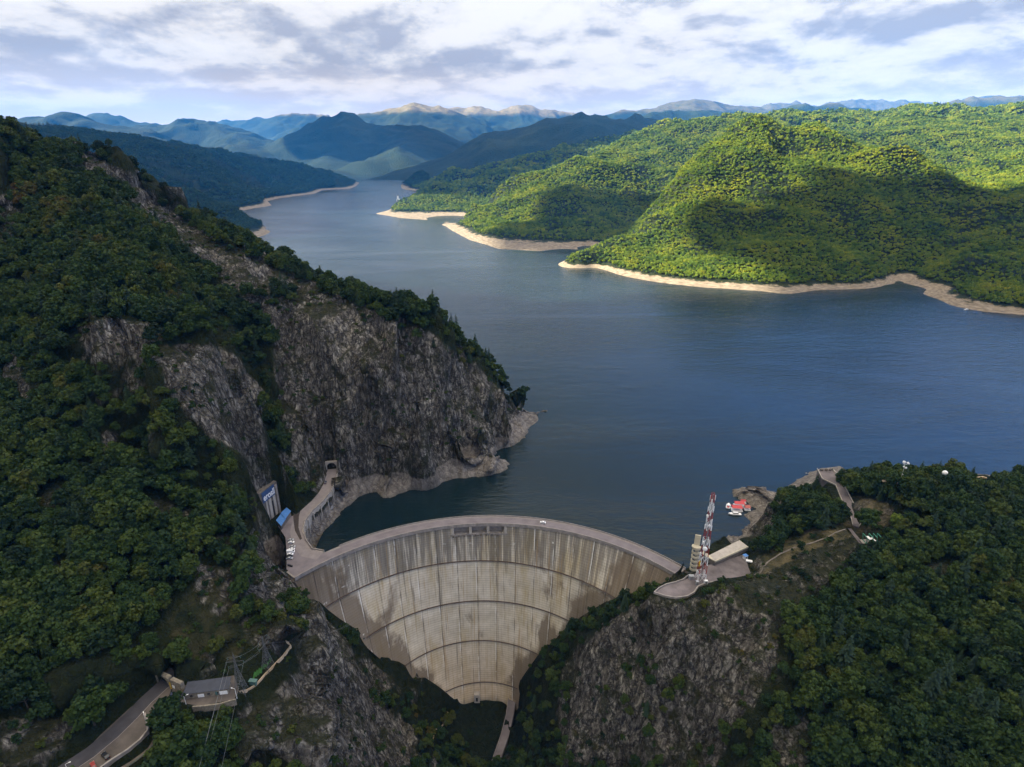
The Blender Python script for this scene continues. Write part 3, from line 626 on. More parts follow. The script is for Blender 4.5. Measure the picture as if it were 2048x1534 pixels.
mst = 12.0; mxs = np.arange(-3400, 4400, mst); mys = np.arange(760, 5000, mst); MX, MY2 = np.meshgrid(mxs, mys); MH = mid_height(MX, MY2)
def mground(x, y):
    x = np.asarray(x, float); y = np.asarray(y, float)
    i = np.clip((x-mxs[0])/mst, 0, len(mxs)-1.001); j = np.clip((y-mys[0])/mst, 0, len(mys)-1.001)
    i0 = i.astype(int); j0 = j.astype(int); fx = i-i0; fy = j-j0
    return (MH[j0, i0]*(1-fx)*(1-fy)+MH[j0, i0+1]*fx*(1-fy)+MH[j0+1, i0]*(1-fx)*fy+MH[j0+1, i0+1]*fx*fy)
z0 = 0*MX.ravel()
mid_o = mesh_np('hills', np.stack([MX.ravel(), MY2.ravel(), MH.ravel()], 1), grid_faces(len(mxs), len(mys)), M_MID, smooth=True, attrs={'rock': z0, 'meadow': z0, 'shore': z0+1})
tag(mid_o, 'wooded hills around the lake with a bare sandy shore ring', kind='structure')
fst = 42.0; fxs = np.arange(-11000, 15500, fst); fys = np.arange(4940, 17500, fst); FX, FY = np.meshgrid(fxs, fys); FH = far_height(FX, FY)
mead = np.where(FX > 2500, 0.45, 1.0)*sstep(800, 930, FH - 0.012*(FY-13000) + 60*fbm(FX/400, FY/400, 0*FX, 4, 401))*1.0
clr = sstep(0.28, 0.42, fbm(FX/700, FY/700, 0*FX, 4, 402))*0.35
far_o = mesh_np('mountains', np.stack([FX.ravel(), FY.ravel(), FH.ravel()], 1), grid_faces(len(fxs), len(fys)), M_FAR, smooth=True, attrs={'rock': clr.ravel(), 'meadow': mead.ravel(), 'shore': 0*FX.ravel()+0.0})
tag(far_o, 'far blue mountains with bare tan summits', kind='structure')

# ---------------------------------------------------------------- lake
def water_mat():
    m, nt, b = new_mat('lake_water'); geo = N(nt, 'ShaderNodeNewGeometry'); pos = geo.outputs['Position']
    n = noise(nt, pos, 0.0022, 5, 0.6)
    L(nt, mix(nt, ramp(nt, n, [(0.3, 0.0), (0.7, 1.0)]), (0.003, 0.009, 0.012), (0.010, 0.021, 0.022)), b.inputs['Base Color'])
    b.inputs['Roughness'].default_value = 0.12; b.inputs['IOR'].default_value = 1.33; b.inputs['Specular IOR Level'].default_value = 0.5
    w1 = noise(nt, mapping(nt, pos, (0.16, 0.42, 1), rot=(0, 0, 0.25)), 1.0, 4, 0.6, 0.5)
    w2 = noise(nt, mapping(nt, pos, (0.03, 0.09, 1), rot=(0, 0, -0.2)), 1.0, 3, 0.6, 0.5)
    h = math_n(nt, 'ADD', math_n(nt, 'MULTIPLY', w1, 0.6), math_n(nt, 'MULTIPLY', w2, 1.2))
    lane = ramp(nt, noise(nt, mapping(nt, pos, (0.0016, 0.006, 1), rot=(0, 0, 0.35)), 1.0, 5, 0.6, 0.8), [(0.36, 0.55), (0.5, 1.0), (0.64, 1.35)])
    h = math_n(nt, 'MULTIPLY', h, lane)
    bump(nt, b, h, 0.6, 1.0)
    return m
M_WATER = water_mat()
wv = [(-3400, 5000), (-3400, 760), (-700, 760)]
# the sheet is cut along the dam so that the dry gorge stays dry
us = np.linspace(-0.02, 1.02, 41); arc = [dam_pt(np.array(u), 0.0, 4.0)[:2] for u in us]
poly = [(-120, 400)]
v = []; f = []
def quad(x0, y0, x1, y1):
    o = len(v); v.extend([(x0, y0, WATER), (x1, y0, WATER), (x1, y1, WATER), (x0, y1, WATER)]); f.append((o, o+1, o+2, o+3))
for a, b_ in zip(arc[:-1], arc[1:]):
    o = len(v); v.extend([(a[0], a[1], WATER), (b_[0], b_[1], WATER), (b_[0], 420, WATER), (a[0], 420, WATER)]); f.append((o, o+1, o+2, o+3))
xl, xr = arc[0][0], arc[-1][0]
quad(xr, arc[-1][1]+6, 700, 420); quad(-12000, 420, 15500, 17600)
lake = mesh_np('lake', v, f, M_WATER); tag(lake, 'calm reservoir lake', kind='structure')
# base ground under everything out to the horizon
gm = simple('base_ground', (0.03, 0.035, 0.015), 0.95)
tag(mesh_np('ground', [(-12900, -1700, -240), (16900, -1700, -240), (16900, 17700, -240), (-12900, 17700, -240)], [(0, 1, 2, 3)], gm), 'low ground under the hills', kind='structure')
# ---------------------------------------------------------------- the dam
def concrete_face():
    m, nt, b = new_mat('dam_concrete'); uvn = N(nt, 'ShaderNodeUVMap', uv_map='UVMap'); uv = uvn.outputs[0]
    sp = N(nt, 'ShaderNodeSeparateXYZ'); L(nt, uv, sp.inputs[0]); u, v = sp.outputs[0], sp.outputs[1]   # metres along, metres up (<=0)
    base = ramp(nt, noise(nt, uv, 0.09, 6, 0.65), [(0.3, (0.48, 0.43, 0.345)), (0.55, (0.62, 0.565, 0.465)), (0.72, (0.72, 0.67, 0.58))])
    och = noise(nt, mapping(nt, uv, (0.05, 0.016, 1)), 1.0, 5, 0.65)
    base = mix(nt, ramp(nt, och, [(0.48, 0.0), (0.66, 0.75)]), base, (0.46, 0.37, 0.20))
    base = mix(nt, ramp(nt, math_n(nt, 'DIVIDE', v, -160.0), [(0.55, 0.0), (0.95, 0.55)]), base, mix(nt, 1.0, base, (0.92, 0.74, 0.56), 'MULTIPLY'))
    # horizontal pour lines every 2 m and formwork panels
    def lines(c, period, w, soft=0.02):
        t = math_n(nt, 'FRACT', math_n(nt, 'DIVIDE', c, period)); d = math_n(nt, 'ABSOLUTE', math_n(nt, 'SUBTRACT', t, 0.5))
        return ramp(nt, d, [(w, 1.0), (w+soft, 0.0)])
    hl = lines(v, 2.0, 0.07, 0.06)
    base = mix(nt, math_n(nt, 'MULTIPLY', hl, 0.40), base, mix(nt, 1.0, base, (0.42, 0.38, 0.34), 'MULTIPLY'))
    vl = lines(u, 3.1, 0.05, 0.05)
    base = mix(nt, math_n(nt, 'MULTIPLY', vl, 0.15), base, mix(nt, 1.0, base, (0.5, 0.46, 0.42), 'MULTIPLY'))
    # run-off streaks: long, narrow, heaviest from the crest down
    s1 = noise(nt, mapping(nt, uv, (0.28, 0.010, 1)), 1.0, 6, 0.65)
    s2 = noise(nt, mapping(nt, uv, (0.9, 0.03, 1), loc=(4, 2, 0)), 1.0, 5, 0.6)
    top = ramp(nt, math_n(nt, 'DIVIDE', v, -160.0), [(0.0, 1.0), (0.10, 0.95), (0.20, 0.80), (0.215, 0.35), (0.42, 0.25), (1.0, 0.12)])
    th = math_n(nt, 'ADD', math_n(nt, 'ADD', math_n(nt, 'MULTIPLY', s1, 0.65), math_n(nt, 'MULTIPLY', s2, 0.35)), math_n(nt, 'MULTIPLY', top, 0.20))
    k = ramp(nt, th, [(0.61, 0.0), (0.68, 0.8), (0.80, 1.0)])
    base = mix(nt, math_n(nt, 'MULTIPLY', k, 0.80), base, (0.10, 0.088, 0.072))
    s3 = noise(nt, mapping(nt, uv, (0.5, 0.014, 1), loc=(9, 1, 0)), 1.0, 5, 0.6)
    base = mix(nt, ramp(nt, s3, [(0.56, 0.0), (0.66, 0.6)]), base, (0.36, 0.24, 0.11))
    # damp dark patches towards the two flanks, beneath each gallery
    fl = N(nt, 'ShaderNodeAttribute', attribute_name='flank').outputs['Fac']
    pt = noise(nt, mapping(nt, uv, (0.035, 0.02, 1), loc=(2, 5, 0)), 1.0, 5, 0.6, 0.4)
    base = mix(nt, math_n(nt, 'MULTIPLY', ramp(nt, math_n(nt, 'ADD', pt, math_n(nt, 'MULTIPLY', fl, 0.34)), [(0.64, 0.0), (0.72, 0.9)]), 0.9), base, (0.14, 0.105, 0.07))
    # contraction joints: dark lines with white lime
    jl = lines(math_n(nt, 'ADD', u, 4.0), 15.2, 0.022, 0.012)
    base = mix(nt, math_n(nt, 'MULTIPLY', jl, ramp(nt, noise(nt, uv, 0.08, 3), [(0.38, 0.1), (0.62, 0.65)])), base, (0.06, 0.05, 0.042))
    jw = lines(math_n(nt, 'ADD', math_n(nt, 'ADD', u, 4.5), math_n(nt, 'MULTIPLY', noise(nt, uv, 0.4, 3), 0.5)), 15.2, 0.016, 0.012)
    base = mix(nt, math_n(nt, 'MULTIPLY', jw, ramp(nt, noise(nt, mapping(nt, uv, (0.05, 0.03, 1), loc=(3, 3, 0)), 1.0, 4, 0.6), [(0.50, 0.0), (0.58, 0.7)])), base, (0.80, 0.78, 0.74))
    # fresh lime runs hanging from a pour line
    wl = noise(nt, mapping(nt, uv, (0.09, 0.22, 1), loc=(7, 0, 0)), 1.0, 2, 0.5)
    wr = noise(nt, mapping(nt, uv, (1.6, 0.12, 1)), 1.0, 4, 0.7)
    base = mix(nt, math_n(nt, 'MULTIPLY', ramp(nt, wl, [(0.71, 0.0), (0.735, 1.0)]), ramp(nt, wr, [(0.45, 0.0), (0.6, 0.9)])), base, (0.85, 0.84, 0.80))
    L(nt, base, b.inputs['Base Color']); b.inputs['Roughness'].default_value = 0.9; b.inputs['Specular IOR Level'].default_value = 0.2
    hh = math_n(nt, 'SUBTRACT', math_n(nt, 'MULTIPLY', noise(nt, uv, 1.2, 5, 0.6), 0.5), math_n(nt, 'ADD', math_n(nt, 'MULTIPLY', hl, 0.5), jl))
    bump(nt, b, hh, 0.5, 0.35)
    return m
M_DAM = concrete_face()
M_CONC = simple('weathered_concrete', (0.24, 0.215, 0.195), 0.9, 0.3, 0.35)
M_CONCD = simple('stained_concrete', (0.13, 0.112, 0.095), 0.9, 0.35, 0.4)
M_CONCL = simple('pale_concrete', (0.36, 0.325, 0.28), 0.85, 0.2, 0.5)
M_ASPH = simple('worn_asphalt', (0.155, 0.135, 0.14), 0.92, 0.25, 0.12)
M_ASPHD = simple('dark_asphalt', (0.042, 0.040, 0.045), 0.9, 0.25, 0.2)
M_WALK = simple('pale_footway', (0.20, 0.175, 0.17), 0.9, 0.15, 0.3)
M_METAL = simple('galvanised_metal', (0.30, 0.31, 0.32), 0.45, 0.1, 2.0, 0.6)
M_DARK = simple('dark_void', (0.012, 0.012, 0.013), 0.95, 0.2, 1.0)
M_RUST = simple('rusty_steel', (0.09, 0.045, 0.03), 0.8, 0.3, 1.0)

dam = empty('dam', tuple(dam_pt(np.array(0.5), -161.0)), 'tall curved pale concrete arch dam closing the gorge, streaked with dark stains', 'dam')
DI = Matrix.Translation(-dam.location)
def damobj(o): o.matrix_parent_inverse = DI; return o
dam_m = None
def place(o, root):
    if root is None: return o
    o.parent = root; o.matrix_parent_inverse = Matrix.Translation(-Vector(root.location)); return o
nu, nz = 221, 84; Lc = 290.0
zs_ = np.linspace(0, -168, nz); uu = np.linspace(-0.03, 1.03, nu); Lc = 290.0
vv = []; uvs = []; fl = []
for z in zs_:
    p = dam_pt(uu, max(z, -161.0), 0.0); p[:, 2] = z
    cx, cy, r, a0, a1 = circ_at(max(z, -161)); s = np.arctan2(p[:, 0]-CIRC[0][0], p[:, 1]-CIRC[0][1])*CIRC[0][2]
    vv.append(p); uvs.append(np.stack([s, np.full(nu, z)], 1)); fl.append(np.clip(np.abs(uu-0.5)*2, 0, 1)**3)
vv = np.concatenate(vv); uvs = np.concatenate(uvs); fl = np.concatenate(fl)
# window in the face for the spillway bays
SPU = (0.405, 0.545); SPZ = (-0.5, -9.0)
ff = grid_faces(nu, nz); cu = uu[ff[:, 0] % nu]; cz = zs_[ff[:, 0]//nu]
ff = ff[:, ::-1]
keep = ~((cu > SPU[0]) & (cu < SPU[1]) & (cz < -0.1) & (cz > -8.0))
wall = mesh_np('arch_wall', vv, ff[keep], M_DAM, smooth=True, attrs={'flank': fl}, uv=uvs); place(wall, dam)
# upstream side, ends
bt = []; fb = []
for z, th in ((0, 8.0), (-60, 14.0), (-168, 24.0)):
    p = dam_pt(uu, max(z, -161.0), th); p[:, 2] = z; bt.append(p)
bt = np.concatenate(bt); place(mesh_np('upstream_face', bt, grid_faces(nu, 3), M_CONCD, smooth=True), dam)
def arc_strip(name, off0, off1, z0, z1, mat, zlev=0.0, u0=-0.004, u1=1.004, n=160, root=dam):
    us = np.linspace(u0, u1, n); a = dam_pt(us, zlev, off0); b_ = dam_pt(us, zlev, off1); v = []
    for p, q in zip(a, b_): v += [(p[0], p[1], z0), (q[0], q[1], z0), (q[0], q[1], z1), (p[0], p[1], z1)]
    f = []
    for i in range(n-1):
        for k in range(4): o = 4*i; f.append((o+k, o+4+k, o+4+(k+1) % 4, o+(k+1) % 4))
    f += [(0, 1, 2, 3), (4*n-1, 4*n-2, 4*n-3, 4*n-4)]
    o = MB().add(v, f).build(name, mat); return place(o, root)
arc_strip('crest_slab', -1.3, 9.4, -1.7, -0.05, M_CONC)
arc_strip('parapet', -1.25, -0.95, 0.0, 1.0, M_CONC)
arc_strip('parapet', 9.0, 9.4, 0.0, 1.0, M_CONC, u0=0.125)
arc_strip('footway', -0.9, 0.7, -0.02, 0.16, M_WALK)
arc_strip('footway', 7.3, 8.95, -0.02, 0.16, M_WALK, u0=0.125)
for z in LZ[1:5]:
    us = (0.0, 1.0)
    arc_strip('gallery_walkway', -1.0, 0.4, z-0.25, z, M_CONCD, zlev=z, u0=0.0, u1=1.0)
    arc_strip('gallery_railing', -0.98, -0.92, z+0.5, z+0.95, M_RUST, zlev=z, u0=0.0, u1=1.0)
# spillway bays: dark recess, piers, sill
nb = 3; sp = MB(); us = np.linspace(SPU[0]-0.004, SPU[1]+0.006, 24)
arc_strip('spillway_back_wall', 3.4, 3.8, -9.5, -1.75, M_CONC, u0=SPU[0]-0.006, u1=SPU[1]+0.006, n=24)
arc_strip('spillway_sill', -0.9, 3.6, -9.6, -8.3, M_CONC, u0=SPU[0]-0.006, u1=SPU[1]+0.006, n=24)
for i in range(nb+1):
    u = SPU[0]+(SPU[1]-SPU[0])*i/nb
    arc_strip('spillway_pier', -1.1, 3.5, -8.3, -1.75, M_CONCL, u0=u-0.0035, u1=u+0.0035, n=3)
rng = random.Random(5)
for i in range(9):
    u = SPU[0]+(SPU[1]-SPU[0])*(i+0.5)/9; p = dam_pt(np.array(u), -9.0, -1.0); 
    place(MB().box((p[0], p[1], -9.5), (1.2, 0.8, 1.4)).build('outlet_bracket', M_CONCD), dam)
p = dam_pt(np.array(0.46), -161.0, -1.5)
place(MB().box((p[0], p[1], -158), (4.6, 4, 9)).build('valve_house', M_CONCL, bevel=0.2), dam)
place(MB().box((p[0], p[1]-2.05, -158.5), (1.6, 0.12, 4)).build('door', M_DARK), dam)
def ribbon(name, pts, w0, w1, z, mat, label, sub=6):
    """road sheet following a line: pts world, lateral w0..w1"""
    pts = dense(pts, sub); n = len(pts); v = []
    for i, p in enumerate(pts):
        a = pts[max(0, i-1)]; b_ = pts[min(n-1, i+1)]; t = (b_-a)[:2]; t = t/(np.linalg.norm(t)+1e-9); nn = np.array([-t[1], t[0]])
        for w in (w0, w1): q = p[:2]+nn*w; v.append((q[0], q[1], z))
    f = [(2*i, 2*i+1, 2*i+3, 2*i+2) for i in range(n-1)]
    o = MB().add(v, f).build(name, mat); return tag(o, label, kind='structure')
rd = arc_strip('road', 0.7, 7.3, -0.02, 0.05, M_ASPH, u0=-0.0, u1=1.0, root=dam); rd.parent = None; rd.matrix_parent_inverse = Matrix.Identity(4); tag(rd, 'grey road along the crest of the dam', kind='structure')
for o0, o1, m_ in ((3.85, 4.05, M_WALK), (1.0, 1.12, M_WALK), (6.9, 7.02, M_WALK)):
    lm = arc_strip('lane_marking', o0, o1, 0.03, 0.056, m_, u0=0.03, u1=0.99, root=dam); lm.parent = None; lm.matrix_parent_inverse = Matrix.Identity(4); tag(lm, 'faint pale line along the crest road', kind='structure')
# ---------------------------------------------------------------- vegetation
def leaf_mat(name, stops, rough=0.7, trans=0.25, rnd=0.5):
    m = bpy.data.materials.new(name); m.use_nodes = True; nt = m.node_tree; nt.nodes.clear(); MATS[name] = m
    out = N(nt, 'ShaderNodeOutputMaterial'); b = N(nt, 'ShaderNodeBsdfPrincipled'); tr = N(nt, 'ShaderNodeBsdfTranslucent'); ms = N(nt, 'ShaderNodeMixShader')
    oi = N(nt, 'ShaderNodeObjectInfo'); geo = N(nt, 'ShaderNodeNewGeometry')
    n = noise(nt, geo.outputs['Position'], 0.012, 4, 0.6); n2 = noise(nt, geo.outputs['Position'], 0.35, 3, 0.6)
    k = math_n(nt, 'ADD', math_n(nt, 'MULTIPLY', oi.outputs['Random'], rnd), math_n(nt, 'ADD', math_n(nt, 'MULTIPLY', math_n(nt, 'SUBTRACT', n, 0.5), 1.3), 0.22 if rnd < 0.6 else 0.14))
    k = math_n(nt, 'ADD', k, math_n(nt, 'MULTIPLY', math_n(nt, 'SUBTRACT', n2, 0.5), 0.35))
    c = ramp(nt, k, stops)
    L(nt, c, b.inputs['Base Color']); b.inputs['Roughness'].default_value = rough; b.inputs['Specular IOR Level'].default_value = 0.25
    L(nt, mix(nt, 1.0, c, (0.9, 1.15, 0.5), 'MULTIPLY'), tr.inputs['Color'])
    ms.inputs[0].default_value = trans; L(nt, b.outputs[0], ms.inputs[1]); L(nt, tr.outputs[0], ms.inputs[2]); L(nt, ms.outputs[0], out.inputs[0])
    return m
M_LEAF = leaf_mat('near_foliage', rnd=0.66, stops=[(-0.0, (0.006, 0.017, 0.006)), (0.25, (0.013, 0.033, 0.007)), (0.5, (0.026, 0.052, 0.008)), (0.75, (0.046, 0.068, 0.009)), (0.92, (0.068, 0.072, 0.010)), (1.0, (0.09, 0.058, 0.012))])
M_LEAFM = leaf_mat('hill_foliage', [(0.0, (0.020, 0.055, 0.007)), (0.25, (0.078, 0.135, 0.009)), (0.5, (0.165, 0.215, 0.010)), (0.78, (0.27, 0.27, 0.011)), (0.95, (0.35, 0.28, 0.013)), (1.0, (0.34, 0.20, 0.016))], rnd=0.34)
M_LEAFL = leaf_mat('shaded_bank_foliage', [(0.0, (0.014, 0.034, 0.014)), (0.5, (0.026, 0.052, 0.018)), (0.85, (0.045, 0.070, 0.020)), (1.0, (0.075, 0.080, 0.02))])  # shade of the left bank is put into these darker leaf colours
M_NEEDLE = leaf_mat('conifer_needles', [(0.0, (0.008, 0.022, 0.010)), (0.6, (0.016, 0.036, 0.014)), (1.0, (0.028, 0.050, 0.018))], trans=0.1)
M_OLIVE = leaf_mat('olive_foliage', [(0.0, (0.035, 0.052, 0.008)), (1.0, (0.065, 0.075, 0.012))])
M_BRIGHT = leaf_mat('bright_foliage', [(0.0, (0.08, 0.13, 0.015)), (1.0, (0.14, 0.17, 0.02))])
M_AUTUMN = leaf_mat('autumn_foliage', [(0.0, (0.13, 0.09, 0.02)), (1.0, (0.20, 0.12, 0.025))])
M_BARK = simple('bark', (0.07, 0.055, 0.042), 0.95, 0.3, 1.5)
def crown_mesh(name, seed, mat, R=4.6, Hh=4.6, z0=5.8, lobes=26, leaves=900, size=0.62, squash=1.0):
    r = np.random.default_rng(seed); vs = []; fs = []
    # lobes spread over an uneven dome
    L_ = []
    for i in range(lobes):
        a = r.uniform(0, 2*np.pi); e = np.arcsin(r.uniform(-0.25, 1.0)); q = r.uniform(0.45, 0.86)
        L_.append((np.array([np.cos(a)*np.cos(e)*R*q, np.sin(a)*np.cos(e)*R*q, z0+np.sin(e)*Hh*q]), R*r.uniform(0.22, 0.40)))
    k = max(1, leaves//lobes); pts = []; nrm = []
    for c, rr in L_:
        d = r.normal(size=(k, 3)); d[:, 2] = np.where(d[:, 2] < -0.5, -d[:, 2], d[:, 2]); d /= np.linalg.norm(d, axis=1)[:, None]
        pts.append(c + d*rr*r.uniform(0.72, 1.12, (k, 1))); nrm.append(d)
    pts = np.concatenate(pts); nrm = np.concatenate(nrm); n = len(pts)
    nn = nrm + 0.55*r.normal(size=(n, 3)); nn /= np.linalg.norm(nn, axis=1)[:, None]
    t = np.cross(nn, r.normal(size=(n, 3))); t /= np.linalg.norm(t, axis=1)[:, None]; b = np.cross(nn, t)
    s = size*r.uniform(0.6, 1.25, (n, 1)); s2 = s*r.uniform(0.6, 1.0, (n, 1))
    v = np.stack([pts-t*s-b*s2*0.6, pts+t*s*0.8-b*s2, pts+t*s+b*s2*0.7, pts-t*s*0.7+b*s2], 1).reshape(-1, 3)
    f = np.arange(4*n).reshape(n, 4)
    o = mesh_np(name, v, f, mat); me = o.data; bpy.data.objects.remove(o); return me
def conifer_mesh(name, seed, mat, Hh=15.0, R=3.0, tiers=14, per=34):
    r = np.random.default_rng(seed); v = []; f = []
    for i in range(tiers):
        h = 1.8 + (Hh-1.8)*(i/tiers); rr = R*(1-i/tiers)**0.85+0.15
        for k in range(max(6, int(per*(1-i/tiers*0.7)))):
            a = r.uniform(0, 2*np.pi); q = r.uniform(0.25, 1.0)*rr; w = 0.28+0.28*rr/R; l = min(rr*0.55, 1.2)
            c = np.array([np.cos(a)*q, np.sin(a)*q, h+r.uniform(-0.4, 0.4)-q*0.18]); d = np.array([np.cos(a), np.sin(a), -0.45]); t = np.array([-np.sin(a), np.cos(a), r.uniform(-.3, .3)])
            o = len(v); v += [c-d*l-t*w*0.6, c-t*w, c+d*l, c+t*w]; f.append((o, o+1, o+2, o+3))
    o = mesh_np(name, v, f, mat); me = o.data; bpy.data.objects.remove(o); return me
def trunk_mesh(name, seed, h=6.5, r0=0.32):
    r = random.Random(seed); mb = MB(); p = Vector((0, 0, -1.0)); top = Vector((r.uniform(-.4, .4), r.uniform(-.4, .4), h))
    mb.tube(p, p.lerp(top, 0.6), r0, r0*0.7, 7); m_ = p.lerp(top, 0.6); mb.tube(m_, top, r0*0.7, r0*0.35, 6)
    for i in range(5):
        a = r.uniform(0, 6.28); q = m_.lerp(top, r.uniform(-0.2, 0.8)); mb.tube(q, q+Vector((math.cos(a)*2.2, math.sin(a)*2.2, 1.9)), r0*0.35, r0*0.1, 5)
    o = mb.build(name, M_BARK); me = o.data; bpy.data.objects.remove(o); return me
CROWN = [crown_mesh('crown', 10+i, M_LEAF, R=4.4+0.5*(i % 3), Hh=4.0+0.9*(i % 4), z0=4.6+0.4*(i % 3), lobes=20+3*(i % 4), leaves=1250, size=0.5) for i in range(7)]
TRUNK = [trunk_mesh('trunk', 50+i) for i in range(3)]
CONIF = [conifer_mesh('crown', 70+i, M_NEEDLE, Hh=13+2*i) for i in range(3)]
CTR = trunk_mesh('trunk', 80, h=12.0, r0=0.22)
def proto(me): o = bpy.data.objects.new(me.name, me); return o
def scatter(name, pts, scl, idx, rot, protos, label, cat, up=None):
    me = bpy.data.meshes.new(name); n = len(pts); me.vertices.add(n); me.vertices.foreach_set('co', np.asarray(pts, np.float32).ravel())
    for an, ty, val in (('scl', 'FLOAT', scl), ('idx', 'INT', idx), ('rot', 'FLOAT', rot)):
        a = me.attributes.new(an, ty, 'POINT'); a.data.foreach_set('value', np.asarray(val, np.int32 if ty == 'INT' else np.float32))
    o = bpy.data.objects.new(name, me); C.objects.link(o); tag(o, label, cat, kind='stuff')
    ng = bpy.data.node_groups.new(name+'_nodes', 'GeometryNodeTree')
    ng.interface.new_socket('Geometry', in_out='INPUT', socket_type='NodeSocketGeometry'); ng.interface.new_socket('Geometry', in_out='OUTPUT', socket_type='NodeSocketGeometry')
    gi = ng.nodes.new('NodeGroupInput'); go = ng.nodes.new('NodeGroupOutput'); iop = ng.nodes.new('GeometryNodeInstanceOnPoints'); jn = ng.nodes.new('GeometryNodeJoinGeometry')
    for p in reversed(protos):
        oi = ng.nodes.new('GeometryNodeObjectInfo'); oi.inputs['Object'].default_value = p; oi.inputs['As Instance'].default_value = True
        ng.links.new(oi.outputs['Geometry'], jn.inputs[0])
    def na(nm, t):
        a = ng.nodes.new('GeometryNodeInputNamedAttribute'); a.data_type = t; a.inputs[0].default_value = nm; return a.outputs[0]
    cx = ng.nodes.new('ShaderNodeCombineXYZ'); ng.links.new(na('rot', 'FLOAT'), cx.inputs[2])
    ng.links.new(gi.outputs[0], iop.inputs['Points']); ng.links.new(jn.outputs[0], iop.inputs['Instance']); iop.inputs['Pick Instance'].default_value = True
    ng.links.new(na('idx', 'INT'), iop.inputs['Instance Index']); ng.links.new(cx.outputs[0], iop.inputs['Rotation']); ng.links.new(na('scl', 'FLOAT'), iop.inputs['Scale'])
    ng.links.new(iop.outputs[0], go.inputs[0]); md = o.modifiers.new('scatter', 'NODES'); md.node_group = ng
    return o

# near candidates on a jittered lattice
sp_ = 6.1; gx_ = np.arange(-560, 530, sp_); gy_ = np.arange(70, 800, sp_*0.9); tx, ty = np.meshgrid(gx_, gy_)
tx = (tx + RNG.uniform(-.42, .42, tx.shape)*sp_).ravel(); ty = (ty + RNG.uniform(-.42, .42, ty.shape)*sp_).ravel(); tz = ground(tx, ty)
tpx, tpy, td = proj(tx, ty, tz)
rkv = near_lookup(rk, tx, ty); slv = near_lookup(SL0, tx, ty)
dens = fbm(tx/26, ty/26, 0*tx, 3, 501); pr = RNG.random(tx.shape)
ok = ((tz > 1.0) | (ty < 322)) & (tpx > -260) & (tpx < 2320) & (tpy > 120) & (tpy < 1720)
gorge = (np.hypot(tx-CIRC[0][0], ty-CIRC[0][1]) < CIRC[0][2]) & (tz < 0) & (tpy > 1150)
ok |= gorge & (tpy < 1720) & (tz > -158)
ok &= ~flat_mask(tx, ty, 3.0)
rr_ = np.hypot(tx-CIRC[0][0], ty-CIRC[0][1]); aa_ = np.arctan2(tx-CIRC[0][0], ty-CIRC[0][1])
ok &= ~((rr_ > CIRC[0][2]-7) & (rr_ < CIRC[0][2]+30) & (aa_ > CIRC[0][3]-0.06) & (aa_ < CIRC[0][4]+0.03))
rz_ = circ_at(np.clip(tz, -161, 0)); dz_ = np.hypot(tx-rz_[0], ty-rz_[1])-rz_[2]
ok &= ~((dz_ > np.where(tx < -20, -13, -6)) & (tz < 3) & (ty > 318))
# open places seen on the slopes (bare grass, scree, yard margins)
OPEN = [[(1380, 1190), (1560, 1130), (1730, 1100), (1700, 1155), (1600, 1220), (1550, 1290), (1560, 1370), (1500, 1450), (1400, 1440)], [(475, 1290), (600, 1285), (600, 1400), (480, 1410)], [(480, 950), (545, 1000), (560, 1060), (510, 1060)], [(1375, 1045), (1440, 1040), (1500, 1000), (1535, 1080), (1500, 1110), (1530, 1140), (1525, 1195), (1470, 1185), (1420, 1200), (1395, 1195), (1385, 1150)], [(505, 960), (545, 1000), (600, 1090), (600, 1160), (560, 1150), (530, 1080)],[(330, 1240), (400, 1150), (450, 1160), (500, 1260), (560, 1290), (580, 1300), (510, 1390), (470, 1350), (400, 1320), (330, 1300)], [(500, 980), (560, 1040), (590, 1150), (540, 1150), (520, 1060)],
        [(1490, 1120), (1560, 1090), (1600, 1062), (1700, 1050), (1740, 1060), (1760, 1090), (1640, 1110), (1520, 1170)], [(1940, 955), (2048, 962), (2048, 985), (1940, 972)],
        [(560, 1060), (680, 1000), (650, 1110), (560, 1130)], [(1700, 995), (1770, 1010), (1790, 1050), (1740, 1050)], [(940, 1400), (1040, 1380), (1010, 1534), (960, 1534)],
        [(1720, 1066), (1775, 1066), (1775, 1110), (1720, 1110)], [(310, 1345), (480, 1345), (480, 1372), (310, 1372)]]
opn = np.zeros(tx.shape, bool)
for q in OPEN: opn |= in_poly(tpx, tpy, q)
TREEP = [[(1250, 1340), (1330, 1310), (1370, 1400), (1300, 1490), (1230, 1420)], [(1400, 1440), (1470, 1380), (1500, 1300), (1530, 1380), (1470, 1534), (1380, 1534)], [(560, 1190), (620, 1180), (640, 1260), (600, 1290), (560, 1250)], [(1150, 1300), (1240, 1200), (1290, 1180), (1380, 1130), (1330, 1190), (1240, 1235), (1160, 1300), (1080, 1400), (1020, 1440)], [(200, 330), (480, 430), (700, 560), (870, 650), (1060, 820), (1010, 800), (850, 690), (690, 610), (600, 560), (450, 500), (330, 420)],
         [(430, 640), (560, 560), (600, 600), (480, 640)], [(1050, 1400), (1130, 1330), (1140, 1534), (1000, 1534)], [(700, 1390), (880, 1390), (900, 1440), (860, 1534), (780, 1440)]]
forced = np.zeros(tx.shape, bool)
for q in TREEP: forced |= in_poly(tpx, tpy, q)
treed = ok & ~opn & (((rkv < 0.55) & (pr < 0.99-0.15*(dens < -0.3))) | (forced & (pr < 0.6))) & (slv < 3.2)
shrub = ok & ~treed & (pr < np.where(opn, 0.16, 0.17)+0.25*(dens > 0.15))
